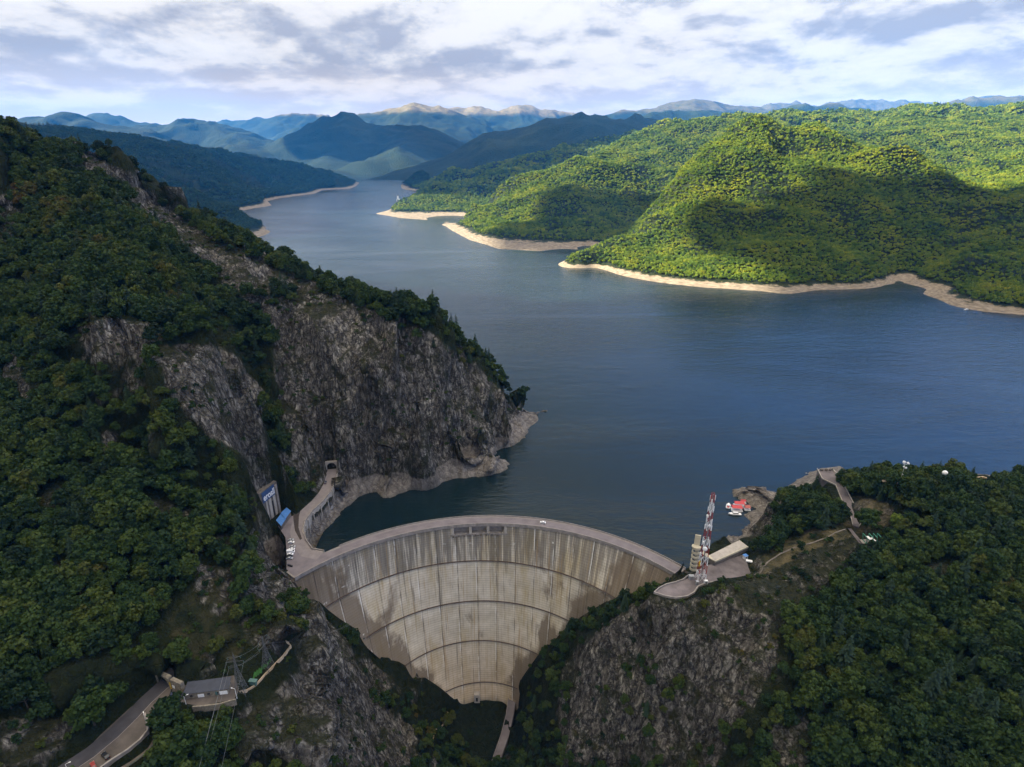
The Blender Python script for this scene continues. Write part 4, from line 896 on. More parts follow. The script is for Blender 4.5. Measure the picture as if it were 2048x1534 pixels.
# pick the ones that show largest as trees of their own
inf = treed & (tpx > -20) & (tpx < 2068) & (tpy < 1560)
dist = np.sqrt(tx**2+ty**2+(tz-HC)**2)
order = np.argsort(np.where(inf, dist, 1e9)); single = np.zeros(tx.shape, bool); single[order[:300]] = True
size_ = np.where(dens > 0, 1.05, 0.92)*(0.62+0.85*RNG.random(tx.shape)**1.3)*np.where(slv > 1.3, 0.88, 1.08)
size_ = np.where(gorge, size_*0.75, size_)
rest = treed & ~single
con = (RNG.random(tx.shape) < np.where((tpx > 780) & (tpx < 1100) & (tpy < 830), 0.35, np.where((tpx > 1300) & (tpx < 1500), 0.0, 0.09)))
idxs = np.where(con, 7+RNG.integers(0, 3, tx.shape), RNG.integers(0, 7, tx.shape))
prot = [proto(m) for m in CROWN+CONIF]
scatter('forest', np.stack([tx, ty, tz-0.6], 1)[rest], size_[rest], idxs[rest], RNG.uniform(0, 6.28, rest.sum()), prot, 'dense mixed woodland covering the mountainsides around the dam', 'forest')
shr = [proto(crown_mesh('shrub', 200+i, M_LEAF, R=2.0, Hh=1.7, z0=0.8, lobes=9, leaves=170, size=0.42)) for i in range(4)]
nsh = shrub.sum(); 
# extra small shrubs in rock cracks
ex = RNG.uniform(-520, 500, 9000); ey = RNG.uniform(90, 620, 9000); ez = ground(ex, ey); epx, epy, _ = proj(ex, ey, ez)
eg = fbm(ex/18, ey/18, ez/18, 3, 601) > 0.12
eo = (ez > -1) & eg & ~flat_mask(ex, ey, 2.0) & (epx > -100) & (epx < 2150) & (epy < 1650)
er = np.hypot(ex-CIRC[0][0], ey-CIRC[0][1]); ea = np.arctan2(ex-CIRC[0][0], ey-CIRC[0][1])
eo |= (er < CIRC[0][2]-8) & eg & (ez < -2) & (epy > 1150) & (epy < 1650)
eo &= ~((er > CIRC[0][2]-6) & (er < CIRC[0][2]+30) & (ea > CIRC[0][3]-0.06) & (ea < CIRC[0][4]+0.03))
sx = np.concatenate([tx[shrub], ex[eo]]); sy = np.concatenate([ty[shrub], ey[eo]]); sz = np.concatenate([tz[shrub], ez[eo]])
ns = len(sx)
scatter('shrubs', np.stack([sx, sy, sz-0.2], 1), RNG.uniform(0.35, 1.25, ns), RNG.integers(0, 4, ns), RNG.uniform(0, 6.28, ns), shr, 'low scrub rooted in the rock cracks and clearings', 'scrub')
_lw = ok & False
def tree_thing(x, y, z, s, me, tr, label, group, rz, name='broadleaf_tree', cat='tree'):
    t = empty(name, (x, y, z-0.6), label, cat, group, rz); t.scale = (s, s, s)
    for nm, m_ in (('crown', me), ('trunk', tr)):
        o = bpy.data.objects.new(nm, m_); C.objects.link(o); o.parent = t
    return t
for i in np.nonzero(single)[0]:
    left = tpx[i] < 900
    tree_thing(tx[i], ty[i], tz[i], size_[i], CROWN[idxs[i] % 7], TRUNK[i % 3],
               'dark green broadleaf tree in the near wood on the left slope' if left else 'dark green broadleaf tree in the near wood on the right slope',
               'near trees on the left slope' if left else 'near trees on the right slope', float(RNG.uniform(0, 6.28)))

# woods of the middle distance
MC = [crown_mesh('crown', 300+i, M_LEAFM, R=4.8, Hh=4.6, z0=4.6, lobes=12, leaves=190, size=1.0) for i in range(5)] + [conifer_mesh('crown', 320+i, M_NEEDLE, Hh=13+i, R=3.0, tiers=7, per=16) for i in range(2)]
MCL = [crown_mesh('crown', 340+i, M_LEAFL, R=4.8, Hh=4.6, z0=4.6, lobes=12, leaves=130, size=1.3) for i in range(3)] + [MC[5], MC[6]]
def mid_trees(Y0, Y1, spc, s):
    gx = np.arange(-2600, 3400, spc); gy = np.arange(Y0, Y1, spc); x, y = np.meshgrid(gx, gy)
    x = (x+RNG.uniform(-.6, .6, x.shape)*spc).ravel(); y = (y+RNG.uniform(-.6, .6, y.shape)*spc).ravel(); z = mground(x, y)
    px, py, d = proj(x, y, z); k = (z > -11.5 + 3.0*RNG.random(x.shape)) & (px > -180) & (px < 2230) & (RNG.random(x.shape) < 0.96)
    # hide what no eye near the camera could see: steep lee sides behind the crests
    e = 25.0; zb = mground(x, y-e); k &= ~((z-zb)/e < (z-HC)/np.hypot(x, y) - 0.30)
    x, y, z = x[k], y[k], z[k]; sc = s*RNG.uniform(0.6, 1.35, len(x))
    return x, y, z, sc
A_ = [mid_trees(950, 1900, 6.0, 0.82), mid_trees(1900, 3000, 7.8, 1.02), mid_trees(3000, 4980, 14.5, 1.9)]
x = np.concatenate([a[0] for a in A_]); y = np.concatenate([a[1] for a in A_]); z = np.concatenate([a[2] for a in A_]); sc = np.concatenate([a[3] for a in A_])
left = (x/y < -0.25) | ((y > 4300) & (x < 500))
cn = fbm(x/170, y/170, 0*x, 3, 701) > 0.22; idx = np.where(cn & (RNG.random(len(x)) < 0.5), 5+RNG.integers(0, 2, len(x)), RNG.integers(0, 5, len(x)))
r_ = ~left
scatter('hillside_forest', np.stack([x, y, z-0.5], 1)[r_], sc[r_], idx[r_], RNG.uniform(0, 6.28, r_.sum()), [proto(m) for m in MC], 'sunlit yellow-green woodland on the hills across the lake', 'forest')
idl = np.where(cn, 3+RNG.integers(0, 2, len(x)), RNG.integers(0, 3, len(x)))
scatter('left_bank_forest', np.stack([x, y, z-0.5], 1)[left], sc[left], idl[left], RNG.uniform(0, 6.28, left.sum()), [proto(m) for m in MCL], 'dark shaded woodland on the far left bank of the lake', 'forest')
print('TREES near', treed.sum(), 'shrubs', ns, 'mid', len(x), 'left', left.sum())
# ---------------------------------------------------------------- things
def G(px, py, t0=120.0, t1=1500.0):
    """first ground point on a sight line (near terrain)"""
    r = ray(px, py); t = np.arange(t0, t1, 0.75); x = r[0]*t; y = r[1]*t; z = HC+r[2]*t
    k = (x > xs[0]) & (x < xs[-1]) & (y > ys[0]) & (y < ys[-1]); h = np.where(k, ground(np.clip(x, xs[0], xs[-1]), np.clip(y, ys[0], ys[-1])), -999)
    w = np.nonzero(z < h)[0]
    i = w[0] if len(w) else np.argmin(np.abs(z-WATER)); return np.array([x[i], y[i], h[i] if len(w) else WATER])
def gz(x, y): return float(ground(np.array([x]), np.array([y]))[0])
M_WHITE = simple('white_paint', (0.78, 0.78, 0.78), 0.35, 0.06, 1.0)
M_RED = simple('red_paint', (0.26, 0.03, 0.025), 0.5, 0.15, 1.0)
M_REDROOF = simple('red_roofing', (0.50, 0.06, 0.07), 0.6, 0.2, 0.6)
M_BLUE = simple('blue_sheet_roofing', (0.07, 0.20, 0.48), 0.55, 0.2, 0.6)
M_NAVY = simple('navy_paint', (0.012, 0.02, 0.05), 0.35, 0.1, 1.0)
M_BLACK = simple('black_paint', (0.012, 0.013, 0.015), 0.3, 0.1, 1.0)
M_SILVER = simple('silver_paint', (0.45, 0.46, 0.48), 0.35, 0.06, 1.0, 0.5)
M_GLASS = simple('window_glass', (0.015, 0.02, 0.028), 0.08, 0.1, 1.0, spec=0.9)
M_TYRE = simple('tyre_rubber', (0.012, 0.012, 0.012), 0.9, 0.1, 1.0)
M_RIM = simple('wheel_rim', (0.35, 0.35, 0.36), 0.4, 0.1, 1.0, 0.7)
M_LAMP = simple('lamp_lens', (0.7, 0.7, 0.66), 0.2, 0.05, 1.0)
M_ROOFD = simple('dark_sheet_roofing', (0.028, 0.033, 0.048), 0.6, 0.25, 0.5)
M_STONE = simple('stone_blocks', (0.19, 0.165, 0.125), 0.95, 0.5, 0.9)
M_CREAM = simple('cream_render', (0.48, 0.43, 0.31), 0.85, 0.12, 0.5)
M_TAN = simple('tan_coping', (0.45, 0.34, 0.22), 0.9, 0.2, 0.5)
M_GREEN = simple('green_paint', (0.05, 0.20, 0.13), 0.5, 0.15, 1.0)
M_TEAL = simple('teal_paint', (0.06, 0.13, 0.12), 0.5, 0.15, 1.0)
M_YEL = simple('yellow_paint', (0.55, 0.36, 0.03), 0.6, 0.2, 0.8)
M_PAVE = simple('patchy_paving', (0.14, 0.12, 0.12), 0.95, 0.45, 0.09)
M_PAVEL = simple('dusty_yard', (0.085, 0.072, 0.062), 0.95, 0.4, 0.12)
M_BANNER = simple('blue_banner', (0.035, 0.07, 0.16), 0.6, 0.15, 0.4)
M_LAWN = simple('lawn_grass', (0.022, 0.085, 0.012), 0.9, 0.35, 0.6)
M_WIRE = simple('wire', (0.16, 0.17, 0.17), 0.5, 0.1, 1.0)

def sheet(name, poly, z, mat, label):
    p = [(q[0], q[1]) for q in poly]; mb = MB(); mb.add([(a, b_, z) for a, b_ in p], [tuple(range(len(p)))]); return tag(mb.build(name, mat), label, kind='structure')
ROADW_F = dense(ROAD_W, 3)
ribbon('road', ROAD_W, -4.2, 4.2, 0.12, M_WALK, 'curving road from the tunnel mouth to the dam crest', 3)
sheet('car_park', PARK, 0.085, M_ASPH, 'grey parking apron at the left end of the dam')
sheet('dirt_patch', [P_Z(x, y, 0) for x, y in [(586, 1020), (600, 1010), (604, 1012), (598, 1032), (597, 1055), (604, 1078), (600, 1080), (590, 1062), (587, 1042)]], 0.16, simple('brown_dirt', (0.045, 0.034, 0.027), .95, .3, .3), 'dark brown earth patch beside the curving road')
sheet('terrace', PLAT, 5.0, M_PAVE, 'patchy concrete terrace on top of the right rock')
ribbon('road', ROAD_S, -3.6, 3.6, 18.05, M_ASPHD, 'dark asphalt road at the bottom left')
sheet('yard', YARD, 17.9, M_PAVEL, 'dusty gravel yard beside the bottom left road')
sheet('terrace', TERR, 17.8, M_PAVEL, 'stony terrace in front of the small grey roofed house')
ribbon('road_verge', ROAD_S, 3.6, 3.95, 18.12, M_WALK, 'pale edge strip of the bottom left road')
def low_wall(name, pts, w, h, mat, label, cat='wall', zb=-0.5, group=None):
    o = MB().strip(dense(pts, 2.5), -w/2, w/2, zb, h).build(name, mat); return tag(o, label, cat, group)
# low walls of the terrace
lw = [P_Z(x, y, 5) for x, y in [(1308, 1186), (1330, 1193), (1352, 1197), (1374, 1194), (1388, 1186), (1396, 1174), (1412, 1168), (1460, 1160), (1505, 1154)]]
low_wall('parapet_wall', lw, 0.8, 1.1, M_CONC, 'low grey wall along the front edge of the rock terrace', zb=-2.2)
low_wall('parapet_wall', [P_Z(x, y, 5) for x, y in [(1308, 1186), (1318, 1177), (1332, 1170), (1352, 1165), (1366, 1160), (1376, 1152)]], 0.6, 1.0, M_CONC, 'low grey wall on the dam side of the rock terrace', zb=-2.0)
# the wall carrying the road round the bay
kr = MB(); 
rt = empty('retaining_wall', tuple(P_Z(640, 1030, -14)), 'pale concrete retaining wall with buttresses under the curving road', 'wall')
wl = MB().strip(ROADW_F[3:], 4.3, 5.6, -16.0, -0.02).build('wall', M_CONCL); place(wl, rt)
pw = MB().strip(ROADW_F[3:], 4.9, 5.5, 0.0, 1.1).build('parapet', M_CONC); place(pw, rt)
for i in range(5, len(ROADW_F)-8, 3):
    p = ROADW_F[i]; a = ROADW_F[i-1]; b_ = ROADW_F[i+1]; t = (b_-a)[:2]; t /= np.linalg.norm(t); nn = np.array([-t[1], t[0]]); q = p[:2]+nn*6.1
    place(MB().box((q[0], q[1], -7.2), (1.0, 0.9, 13.0), rz=math.atan2(nn[1], nn[0]), taper=0.8).build('buttress', M_CONCL), rt)
# road tunnel at the foot of the cliff
def tunnel(c, d, w, h, mat, label, depth=14, thick=1.2, name='tunnel_portal'):
    d = np.array(d[:2], float); d /= np.linalg.norm(d); s = np.array([d[1], -d[0]])
    root = empty(name, tuple(c), label, 'tunnel'); n = 12; outer = []; inner = []
    prof = [(-w/2, 0)] + [(-w/2*math.cos(math.pi*k/n), h-w/2+w/2*math.sin(math.pi*k/n)) for k in range(n+1)] + [(w/2, 0)]
    prof_o = [(-w/2-thick, -0.5)] + [(-(w/2+thick)*math.cos(math.pi*k/n), h-w/2+(w/2+thick)*math.sin(math.pi*k/n)) for k in range(n+1)] + [(w/2+thick, -0.5)]
    m_ = len(prof); cz0 = h-w/2; po2 = []
    for (u, z) in prof:
        du, dz = u, z-cz0; k = min((w/2+thick)/max(abs(du), 1e-6), (w/2+thick)/max(abs(dz), 1e-6) if dz > 0 else 1e9); k = max(k, 1.0)
        po2.append((u*k, cz0+dz*k) if dz >= 0 else ((w/2+thick)*np.sign(u), -0.5))
    prof_o = po2
    def pt(u, z, k): q = c[:2]+s*u+d*k; return (q[0], q[1], c[2]+z)
    vs = [pt(u, z, -1.0) for u, z in prof]+[pt(u, z, -1.0) for u, z in prof_o]+[pt(u, z, 1.2) for u, z in prof]+[pt(u, z, 1.2) for u, z in prof_o]
    fs = []
    for i in range(m_-1): fs += [(i, i+1, m_+i+1, m_+i), (2*m_+i, 3*m_+i, 3*m_+i+1, 2*m_+i+1), (m_+i, m_+i+1, 3*m_+i+1, 3*m_+i), (i, 2*m_+i, 2*m_+i+1, i+1)]
    place(MB().add(vs, fs).build('arch_ring', mat), root)
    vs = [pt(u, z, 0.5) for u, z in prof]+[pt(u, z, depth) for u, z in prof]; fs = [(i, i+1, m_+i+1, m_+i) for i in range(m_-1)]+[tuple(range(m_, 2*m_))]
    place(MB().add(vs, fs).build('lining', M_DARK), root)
    return root, d, s
td_ = ROAD_W[0]-ROAD_W[2]
tunnel(np.array([*ROAD_W[0][:2], 0.0]), td_, 8.0, 6.6, M_CONCL, 'arched road tunnel mouth at the foot of the big left cliff')
# tall banner wall and blue roofs beside the car park
A = P_Z(527, 1004, 18.4); B = P_Z(549, 986.5, 18.4); dv = (B-A)[:2]; Lw = np.linalg.norm(dv); dv /= Lw; nv = np.array([dv[1], -dv[0]])
if nv @ (-(A+B)[:2]/2) < 0: nv = -nv
rzw = math.atan2(dv[1], dv[0])
bw = empty('concrete_wall', (A[0], A[1], 0), 'tall weathered concrete wall with bright strips, carrying the banner over the blue roofs', 'wall')
def wbox(name, u0, u1, z0_, z1_, off, th, mat, par):
    c = A[:2]+dv*(u0+u1)/2+nv*(off+th/2); return place(MB().box((c[0], c[1], (z0_+z1_)/2), (u1-u0, th, z1_-z0_), rz=rzw).build(name, mat), par)
wbox('wall_body', -3, Lw+4, -1, 27, -6, 6, M_CONCD, bw)
for k, (u0, u1) in enumerate([(Lw*0.16, Lw*0.28), (Lw*0.40, Lw*0.62), (Lw*0.80, Lw*1.0)]): wbox('white_strip', u0, u1, 0, 17.6, 0.0, 0.25, M_CONCL, bw)
wbox('window_strip', Lw*0.66, Lw*0.76, 1, 14, 0.0, 0.12, M_DARK, bw)
wbox('pier', Lw+0.6, Lw+2.4, -1, 25, 0.0, 1.2, M_CONC, bw)
bn = wbox('banner', -1.0, Lw+0.3, 17.7, 26.4, 0.30, 0.18, M_BANNER, None); bn.parent = None; bn.matrix_parent_inverse = Matrix.Identity(4)
tag(bn, 'dark blue banner with big white letters on the tall concrete wall', 'banner')
tc_ = bpy.data.curves.new('lettering', 'FONT'); tc_.body = 'erosll'; tc_.size = 6.6; tc_.extrude = 0.06; tc_.offset = 0.11; tc_.align_x = 'CENTER'
to_ = bpy.data.objects.new('lettering', tc_); C.objects.link(to_); dg = bpy.context.evaluated_depsgraph_get(); me_ = bpy.data.meshes.new_from_object(to_.evaluated_get(dg)); bpy.data.objects.remove(to_)
me_.materials.clear(); me_.materials.append(M_WHITE); lo = bpy.data.objects.new('lettering', me_); C.objects.link(lo)
flip = 1 if (np.array([dv[1], -dv[0]]) @ nv) > 0 else -1
wt = max(v.co.x for v in me_.vertices)-min(v.co.x for v in me_.vertices); k_ = min(1.25, (Lw*0.96)/wt)
cc = A[:2]+dv*(Lw*0.5)+nv*0.56; lo.matrix_world = Matrix.Translation((cc[0], cc[1], 19.0)) @ Matrix.Rotation(rzw + (0 if flip > 0 else math.pi), 4, 'Z') @ Matrix.Rotation(math.pi/2, 4, 'X') @ Matrix.Diagonal((k_, 1.1, 1, 1))
wm = lo.matrix_world.copy(); lo.parent = bn; lo.matrix_world = wm
def hut(name, poly, zb, zt, mat_w, mat_r, label, cat, over=0.4, slope=0.0, group=None):
    c = np.mean([p[:2] for p in poly], 0); root = empty(name, (c[0], c[1], zb), label, cat, group)
    place(MB().prism([tuple(p[:2]) for p in poly], zb, zt).build('wall', mat_w), root)
    pr_ = [tuple(c+(np.array(p[:2])-c)*(1+over/np.linalg.norm(np.array(p[:2])-c))) for p in poly]; n = len(pr_)
    dz_ = [slope*(i < n/2) for i in range(n)]
    place(MB().prism(pr_, [zt+0.01+d for d in dz_], [zt+0.3+d for d in dz_]).build('roof', mat_r), root); return root
hut('market_stall', [P_Z(x, y, 4) for x, y in [(553, 1040), (562, 1051), (571, 1037), (562, 1027)]], 0, 3.6, M_CONCD, M_BLUE, 'nearer and larger blue roofed stall below the banner wall', 'stall', group='blue roofed stalls')
hut('market_stall', [P_Z(x, y, 4.6) for x, y in [(562, 1026), (571, 1036), (581, 1022), (573, 1015)]], 0, 4.2, M_CONCD, M_BLUE, 'farther and smaller blue roofed stall towards the cliff', 'stall', group='blue roofed stalls')
hb = P_Z(588, 1144, 0); low_wall('crash_barrier', [P_Z(576, 1131, 0), P_Z(585, 1134, 0)], 0.8, 1.2, M_BLACK, 'dark short barrier at the lower edge of the car park', 'barrier', 0)

# ---- cars
def car(loc, rz, paint, label, kind='car', group=None, sc=1.0):
    root = empty('parked_car' if kind == 'car' else 'parked_van', tuple(loc), label, kind, group, rz); root.scale = (sc, sc, sc)
    if kind == 'car':
        prof = [(-2.15, .35), (-2.2, .75), (-2.0, .95), (-1.1, 1.0), (-.6, 1.42), (.75, 1.46), (1.5, 1.02), (2.05, .92), (2.2, .6), (2.15, .35)]; gp = [(-1.0, 1.02), (-.56, 1.36), (.7, 1.40), (1.38, 1.03)]; w = .88
    else:
        prof = [(-2.6, .35), (-2.65, 1.0), (-2.3, 1.2), (-1.6, 2.15), (2.6, 2.2), (2.65, .35)]; gp = [(-2.18, 1.28), (-1.65, 2.0), (-.4, 2.0), (-.4, 1.28)]; w = 1.0
    n = len(prof); vs = []
    for k, y in enumerate((-w, -w*.96, w*.96, w)):
        for (x, z) in prof: f_ = 0.97 if k in (0, 3) else 1.0; tw = 1-(0.12 if z > 1.2 else 0); vs.append((x*f_, y*tw, z if k in (1, 2) else .35+(z-.35)*.98))
    fs = [tuple(range(n))[::-1], tuple(range(3*n, 4*n))]
    for k in range(3): fs += [(k*n+i, k*n+(i+1) % n, (k+1)*n+(i+1) % n, (k+1)*n+i) for i in range(n)]
    MB().add(vs, fs).build('body', paint, root)
    g = MB()
    for s in (-1, 1):
        g.add([(x, s*w*(.90 if z > 1.2 else .985)+s*.012, z) for x, z in gp], [(0, 1, 2, 3) if s > 0 else (3, 2, 1, 0)])
    g.build('side_window', M_GLASS, root)
    a, b_ = (prof[3], prof[4]) if kind == 'car' else (prof[2], prof[3]); MB().add([(a[0]-.02, -w*.8, a[1]+.04), (a[0]-.02, w*.8, a[1]+.04), (b_[0]-.03, w*.74, b_[1]-.02), (b_[0]-.03, -w*.74, b_[1]-.02)], [(0, 1, 2, 3)]).build('windscreen', M_GLASS, root)
    if kind == 'car': MB().add([(prof[5][0]+.05, -w*.74, 1.42), (prof[5][0]+.05, w*.74, 1.42), (1.46, w*.8, 1.06), (1.46, -w*.8, 1.06)], [(3, 2, 1, 0)]).build('rear_window', M_GLASS, root)
    for x in (prof[0][0]*.62, -prof[0][0]*.62):
        for s in (-1, 1):
            wh = MB().tube((x, s*(w-.16), .33), (x, s*(w+.02), .33), .33, n=12).build('wheel', M_TYRE, root); MB().tube((x, s*(w+.0), .33), (x, s*(w+.035), .33), .19, n=10).build('rim', M_RIM, wh)
    for s in (-1, 1): MB().box((prof[1][0]+.03, s*w*.7, .72), (.1, .34, .16)).build('headlight', M_LAMP, root)
    for s in (-1, 1): MB().box((-prof[0][0]+.04, s*w*.74, .8), (.08, .26, .16)).build('tail_light', M_RED, root)
    return root
pc = P_Z(1086, 1046, 0.1); ca = math.atan2(pc[0]-CIRC[0][0], pc[1]-CIRC[0][1]); car(pc, -ca, M_WHITE, 'white car with dark windows driving on the dam crest')
p = P_Z(651, 966, 0.1); t = ROAD_W[2]-ROAD_W[1]; car(p, math.atan2(t[1], t[0]), M_NAVY, 'dark blue car on the curving road just below the tunnel mouth')
row = [(580, 1081, M_SILVER, 'car', 'grey car parked farthest up the row against the rock'), (581, 1086, M_WHITE, 'car', 'pale car parked second from the top of the row against the rock'), (583, 1094.5, M_SILVER, 'car', 'silver car at the head of the white vehicles by the rock'),
       (582, 1099.5, M_WHITE, 'car', 'white car parked just above the white van by the rock'), (580, 1105, M_WHITE, 'van', 'white van parked in the row against the rock'), (579, 1109.8, M_WHITE, 'car', 'white car parked between the white van and the black car'),
       (578, 1114, M_BLACK, 'car', 'black car parked in the row against the rock'), (578, 1118, M_SILVER, 'car', 'silver car parked lowest in the row against the rock')]
for x_, y_, m_, k_, lb in row:
    q = P_Z(x_+1.5, y_, 0.1); car(q, 0.10+random.uniform(-.05, .05)+math.pi*(random.random() < .5), m_, lb, k_, 'vehicles parked by the rock wall')
car(P_Z(212, 1513, 18.0), -0.55, M_BLACK, 'black car standing alone in the dusty yard', sc=1.05)
car(P_Z(187, 1533, 18.0), -0.75, M_RED, 'dark red car at the very bottom edge in the dusty yard')
car(P_Z(354, 1393, 18.0), math.pi+0.08, M_NAVY, 'dark navy van parked beside the grey roofed house', 'van')

# ---- bottom left: house, portal, lamps, pylons
hp = [P_Z(*q, 21.2) for q in [(367.5, 1388), (378, 1366), (460, 1356), (455, 1377)]]
hs = empty('stone_house', tuple(np.mean(hp, 0)*[1, 1, 0]+[0, 0, 18]), 'low stone house with a long dark grey sheet roof and white doors', 'house')
place(MB().prism([tuple(p[:2]) for p in hp], 17.5, 20.9).build('wall', M_STONE), hs)
hc = np.mean([p[:2] for p in hp], 0); ro = [hc+(p[:2]-hc)*1.06 for p in hp]
rf = place(MB().prism([tuple(p) for p in ro], [20.92, 21.7, 21.7, 20.92], [21.1, 21.9, 21.9, 21.1]).build('roof', M_ROOFD), hs)
def onwall(name, a, b_, u0, u1, z0_, z1_, mat, th, root):
    d = (b_-a)[:2]; L_ = np.linalg.norm(d); d = d/L_; n_ = np.array([d[1], -d[0]]); n_ = n_ if n_ @ (-a[:2]) > 0 else -n_
    c = a[:2]+d*L_*(u0+u1)/2+n_*th/2; return place(MB().box((c[0], c[1], (z0_+z1_)/2), (L_*(u1-u0), th, z1_-z0_), rz=math.atan2(d[1], d[0])).build(name, mat), root)
onwall('garage_door', hp[0], hp[3], .80, .98, 17.9, 20.0, M_WHITE, .12, hs); onwall('garage_door', hp[0], hp[3], .30, .44, 17.9, 19.8, M_WHITE, .12, hs)
onwall('door', hp[0], hp[3], .75, .79, 17.9, 20.0, M_DARK, .1, hs); onwall('door', hp[0], hp[3], .70, .745, 17.9, 20.0, M_TEAL, .12, hs); onwall('window', hp[0], hp[3], .52, .58, 18.9, 19.8, M_GLASS, .1, hs); onwall('window', hp[0], hp[3], .12, .18, 18.9, 19.8, M_GLASS, .1, hs)
for f1, f2 in ((.33, .5), (.13, .6)):
    q = ro[0]*(1-f1)+ro[3]*f1; q2 = ro[1]*(1-f1)+ro[2]*f1; q = q*(1-f2)+q2*f2; ch = MB().tube((q[0], q[1], 21.2), (q[0], q[1], 23.4), .16, n=8).build('chimney', M_SILVER); ch.parent = rf; ch.matrix_parent_inverse = Matrix.Translation(-Vector(hs.location))
rp = np.array([*P_Z(331, 1367, 18)[:2], 18.0]); dd_ = ROAD_S[0]-ROAD_S[2]
tr_, d_, s_ = tunnel(rp, dd_, 7.6, 5.4, M_STONE, 'stone tunnel mouth on the bottom left road beside the grey roofed house', 6, .8)
q = rp[:2]+s_*9.4; place(MB().box((q[0], q[1], 20.8), (7.2, 2.0, 6.6), rz=math.atan2(s_[1], s_[0]), taper=.94).build('stone_flank_wall', M_STONE), tr_)
q = rp[:2]+s_*5.3-d_*1.1; place(MB().box((q[0], q[1], 20.0), (.7, .2, 4.0), rz=math.atan2(s_[1], s_[0])).build('yellow_marking', M_YEL), tr_)
q = rp[:2]+s_*7.6-d_*1.15; place(MB().box((q[0], q[1], 20.3), (1.5, .2, 1.6), rz=math.atan2(s_[1], s_[0])).build('sign_plate', M_WHITE), tr_)
YW = [P_Z(x, y, 18) for x, y in [(290, 1428), (297, 1445), (295, 1462), (280, 1481), (255, 1501), (225, 1520), (185, 1548)]]
low_wall('yard_wall', YW, .8, 0.8, M_CONC, 'curved grey concrete wall between the dusty yard and the lower road', zb=-5)
LR2 = [P_Z(x, y, 14) for x, y in [(322, 1412), (319, 1445), (305, 1478), (280, 1505), (240, 1534), (200, 1570)]]
ribbon('road', LR2, -3.0, 3.0, 14.1, M_PAVEL, 'lower gravel road curving under the yard wall', 4)
fnc = empty('guard_rail', tuple(LR2[2]), 'teal painted rail along the outer edge of the lower gravel road', 'railing')
place(MB().strip(dense(LR2, 3), 3.2, 3.3, 0.75, 1.05).build('rail', M_TEAL), fnc)
LD = dense(LR2, 5); pm = MB()
for i in range(1, len(LD)-1):
    a = LD[i-1]; b_ = LD[i+1]; t = (b_-a)[:2]; t /= np.linalg.norm(t); q = LD[i][:2]+np.array([-t[1], t[0]])*3.25; place(MB().box((q[0], q[1], 14.5), (.12, .12, 1.1)).build('post', M_TEAL), fnc)
low_wall('terrace_wall', [P_Z(x, y, 18) for x, y in [(385, 1415), (410, 1413), (440, 1409), (472, 1400)]], .7, .7, M_STONE, 'low stone wall along the front of the house terrace', zb=-3)
def lamp(loc, h, label, arm=1.3, rz=0.0, mat=None):
    root = empty('street_lamp', tuple(loc), label, 'lamp', 'street lamps', rz)
    MB().tube((0, 0, -.3), (0, 0, h), .13, .08, 8).build('pole', mat or M_WHITE, root); MB().tube((0, 0, h), (arm, 0, h+.3), .06, n=6).build('arm', mat or M_WHITE, root); MB().box((arm+.3, 0, h+.3), (.8, .36, .2)).build('lamp_head', M_WHITE, root, bevel=.04); return root
lamp(P_Z(294, 1449, 18), 6, 'white lamp post at the head of the curved yard wall', rz=2.2)
lamp(P_Z(474, 1396, 18), 6, 'white lamp post at the right end of the house terrace', rz=3.0)
lamp(P_Z(372, 1408, 18), 5, 'white lamp post at the left corner of the house terrace', rz=.5)
lamp(P_Z(137, 1545, 18), 5, 'white lamp post at the bottom left frame edge by the dark road', rz=.5)
p = P_Z(326, 1440, 14); ms_ = MB().prism([(p[0]+1.0*math.cos(a), p[1]+.55*math.sin(a)) for a in np.linspace(0, 6.28, 9)[:-1]], 13.6, 16.2).build('marker_stone', M_WHITE, bevel=.15); tag(ms_, 'white painted marker stone on the outer edge of the lower road', 'stone')
def lattice(mb, c, w0, w1, z0_, z1_, n, r):
    pts = []
    for k in range(n+1):
        f = k/n; w = w0+(w1-w0)*f; z = z0_+(z1_-z0_)*f; pts.append([(c[0]+sx*w/2, c[1]+sy*w/2, z) for sx, sy in ((-1, -1), (1, -1), (1, 1), (-1, 1))])
    for k in range(n):
        for i in range(4):
            j = (i+1) % 4; mb.tube(pts[k][i], pts[k+1][j], r, n=4); mb.tube(pts[k][j], pts[k+1][i], r, n=4); mb.tube(pts[k+1][i], pts[k+1][j], r, n=4)
    return pts
M_PYL = simple('dull_galvanised_steel', (0.10, 0.105, 0.11), 0.6, 0.1, 2.0, 0.3)
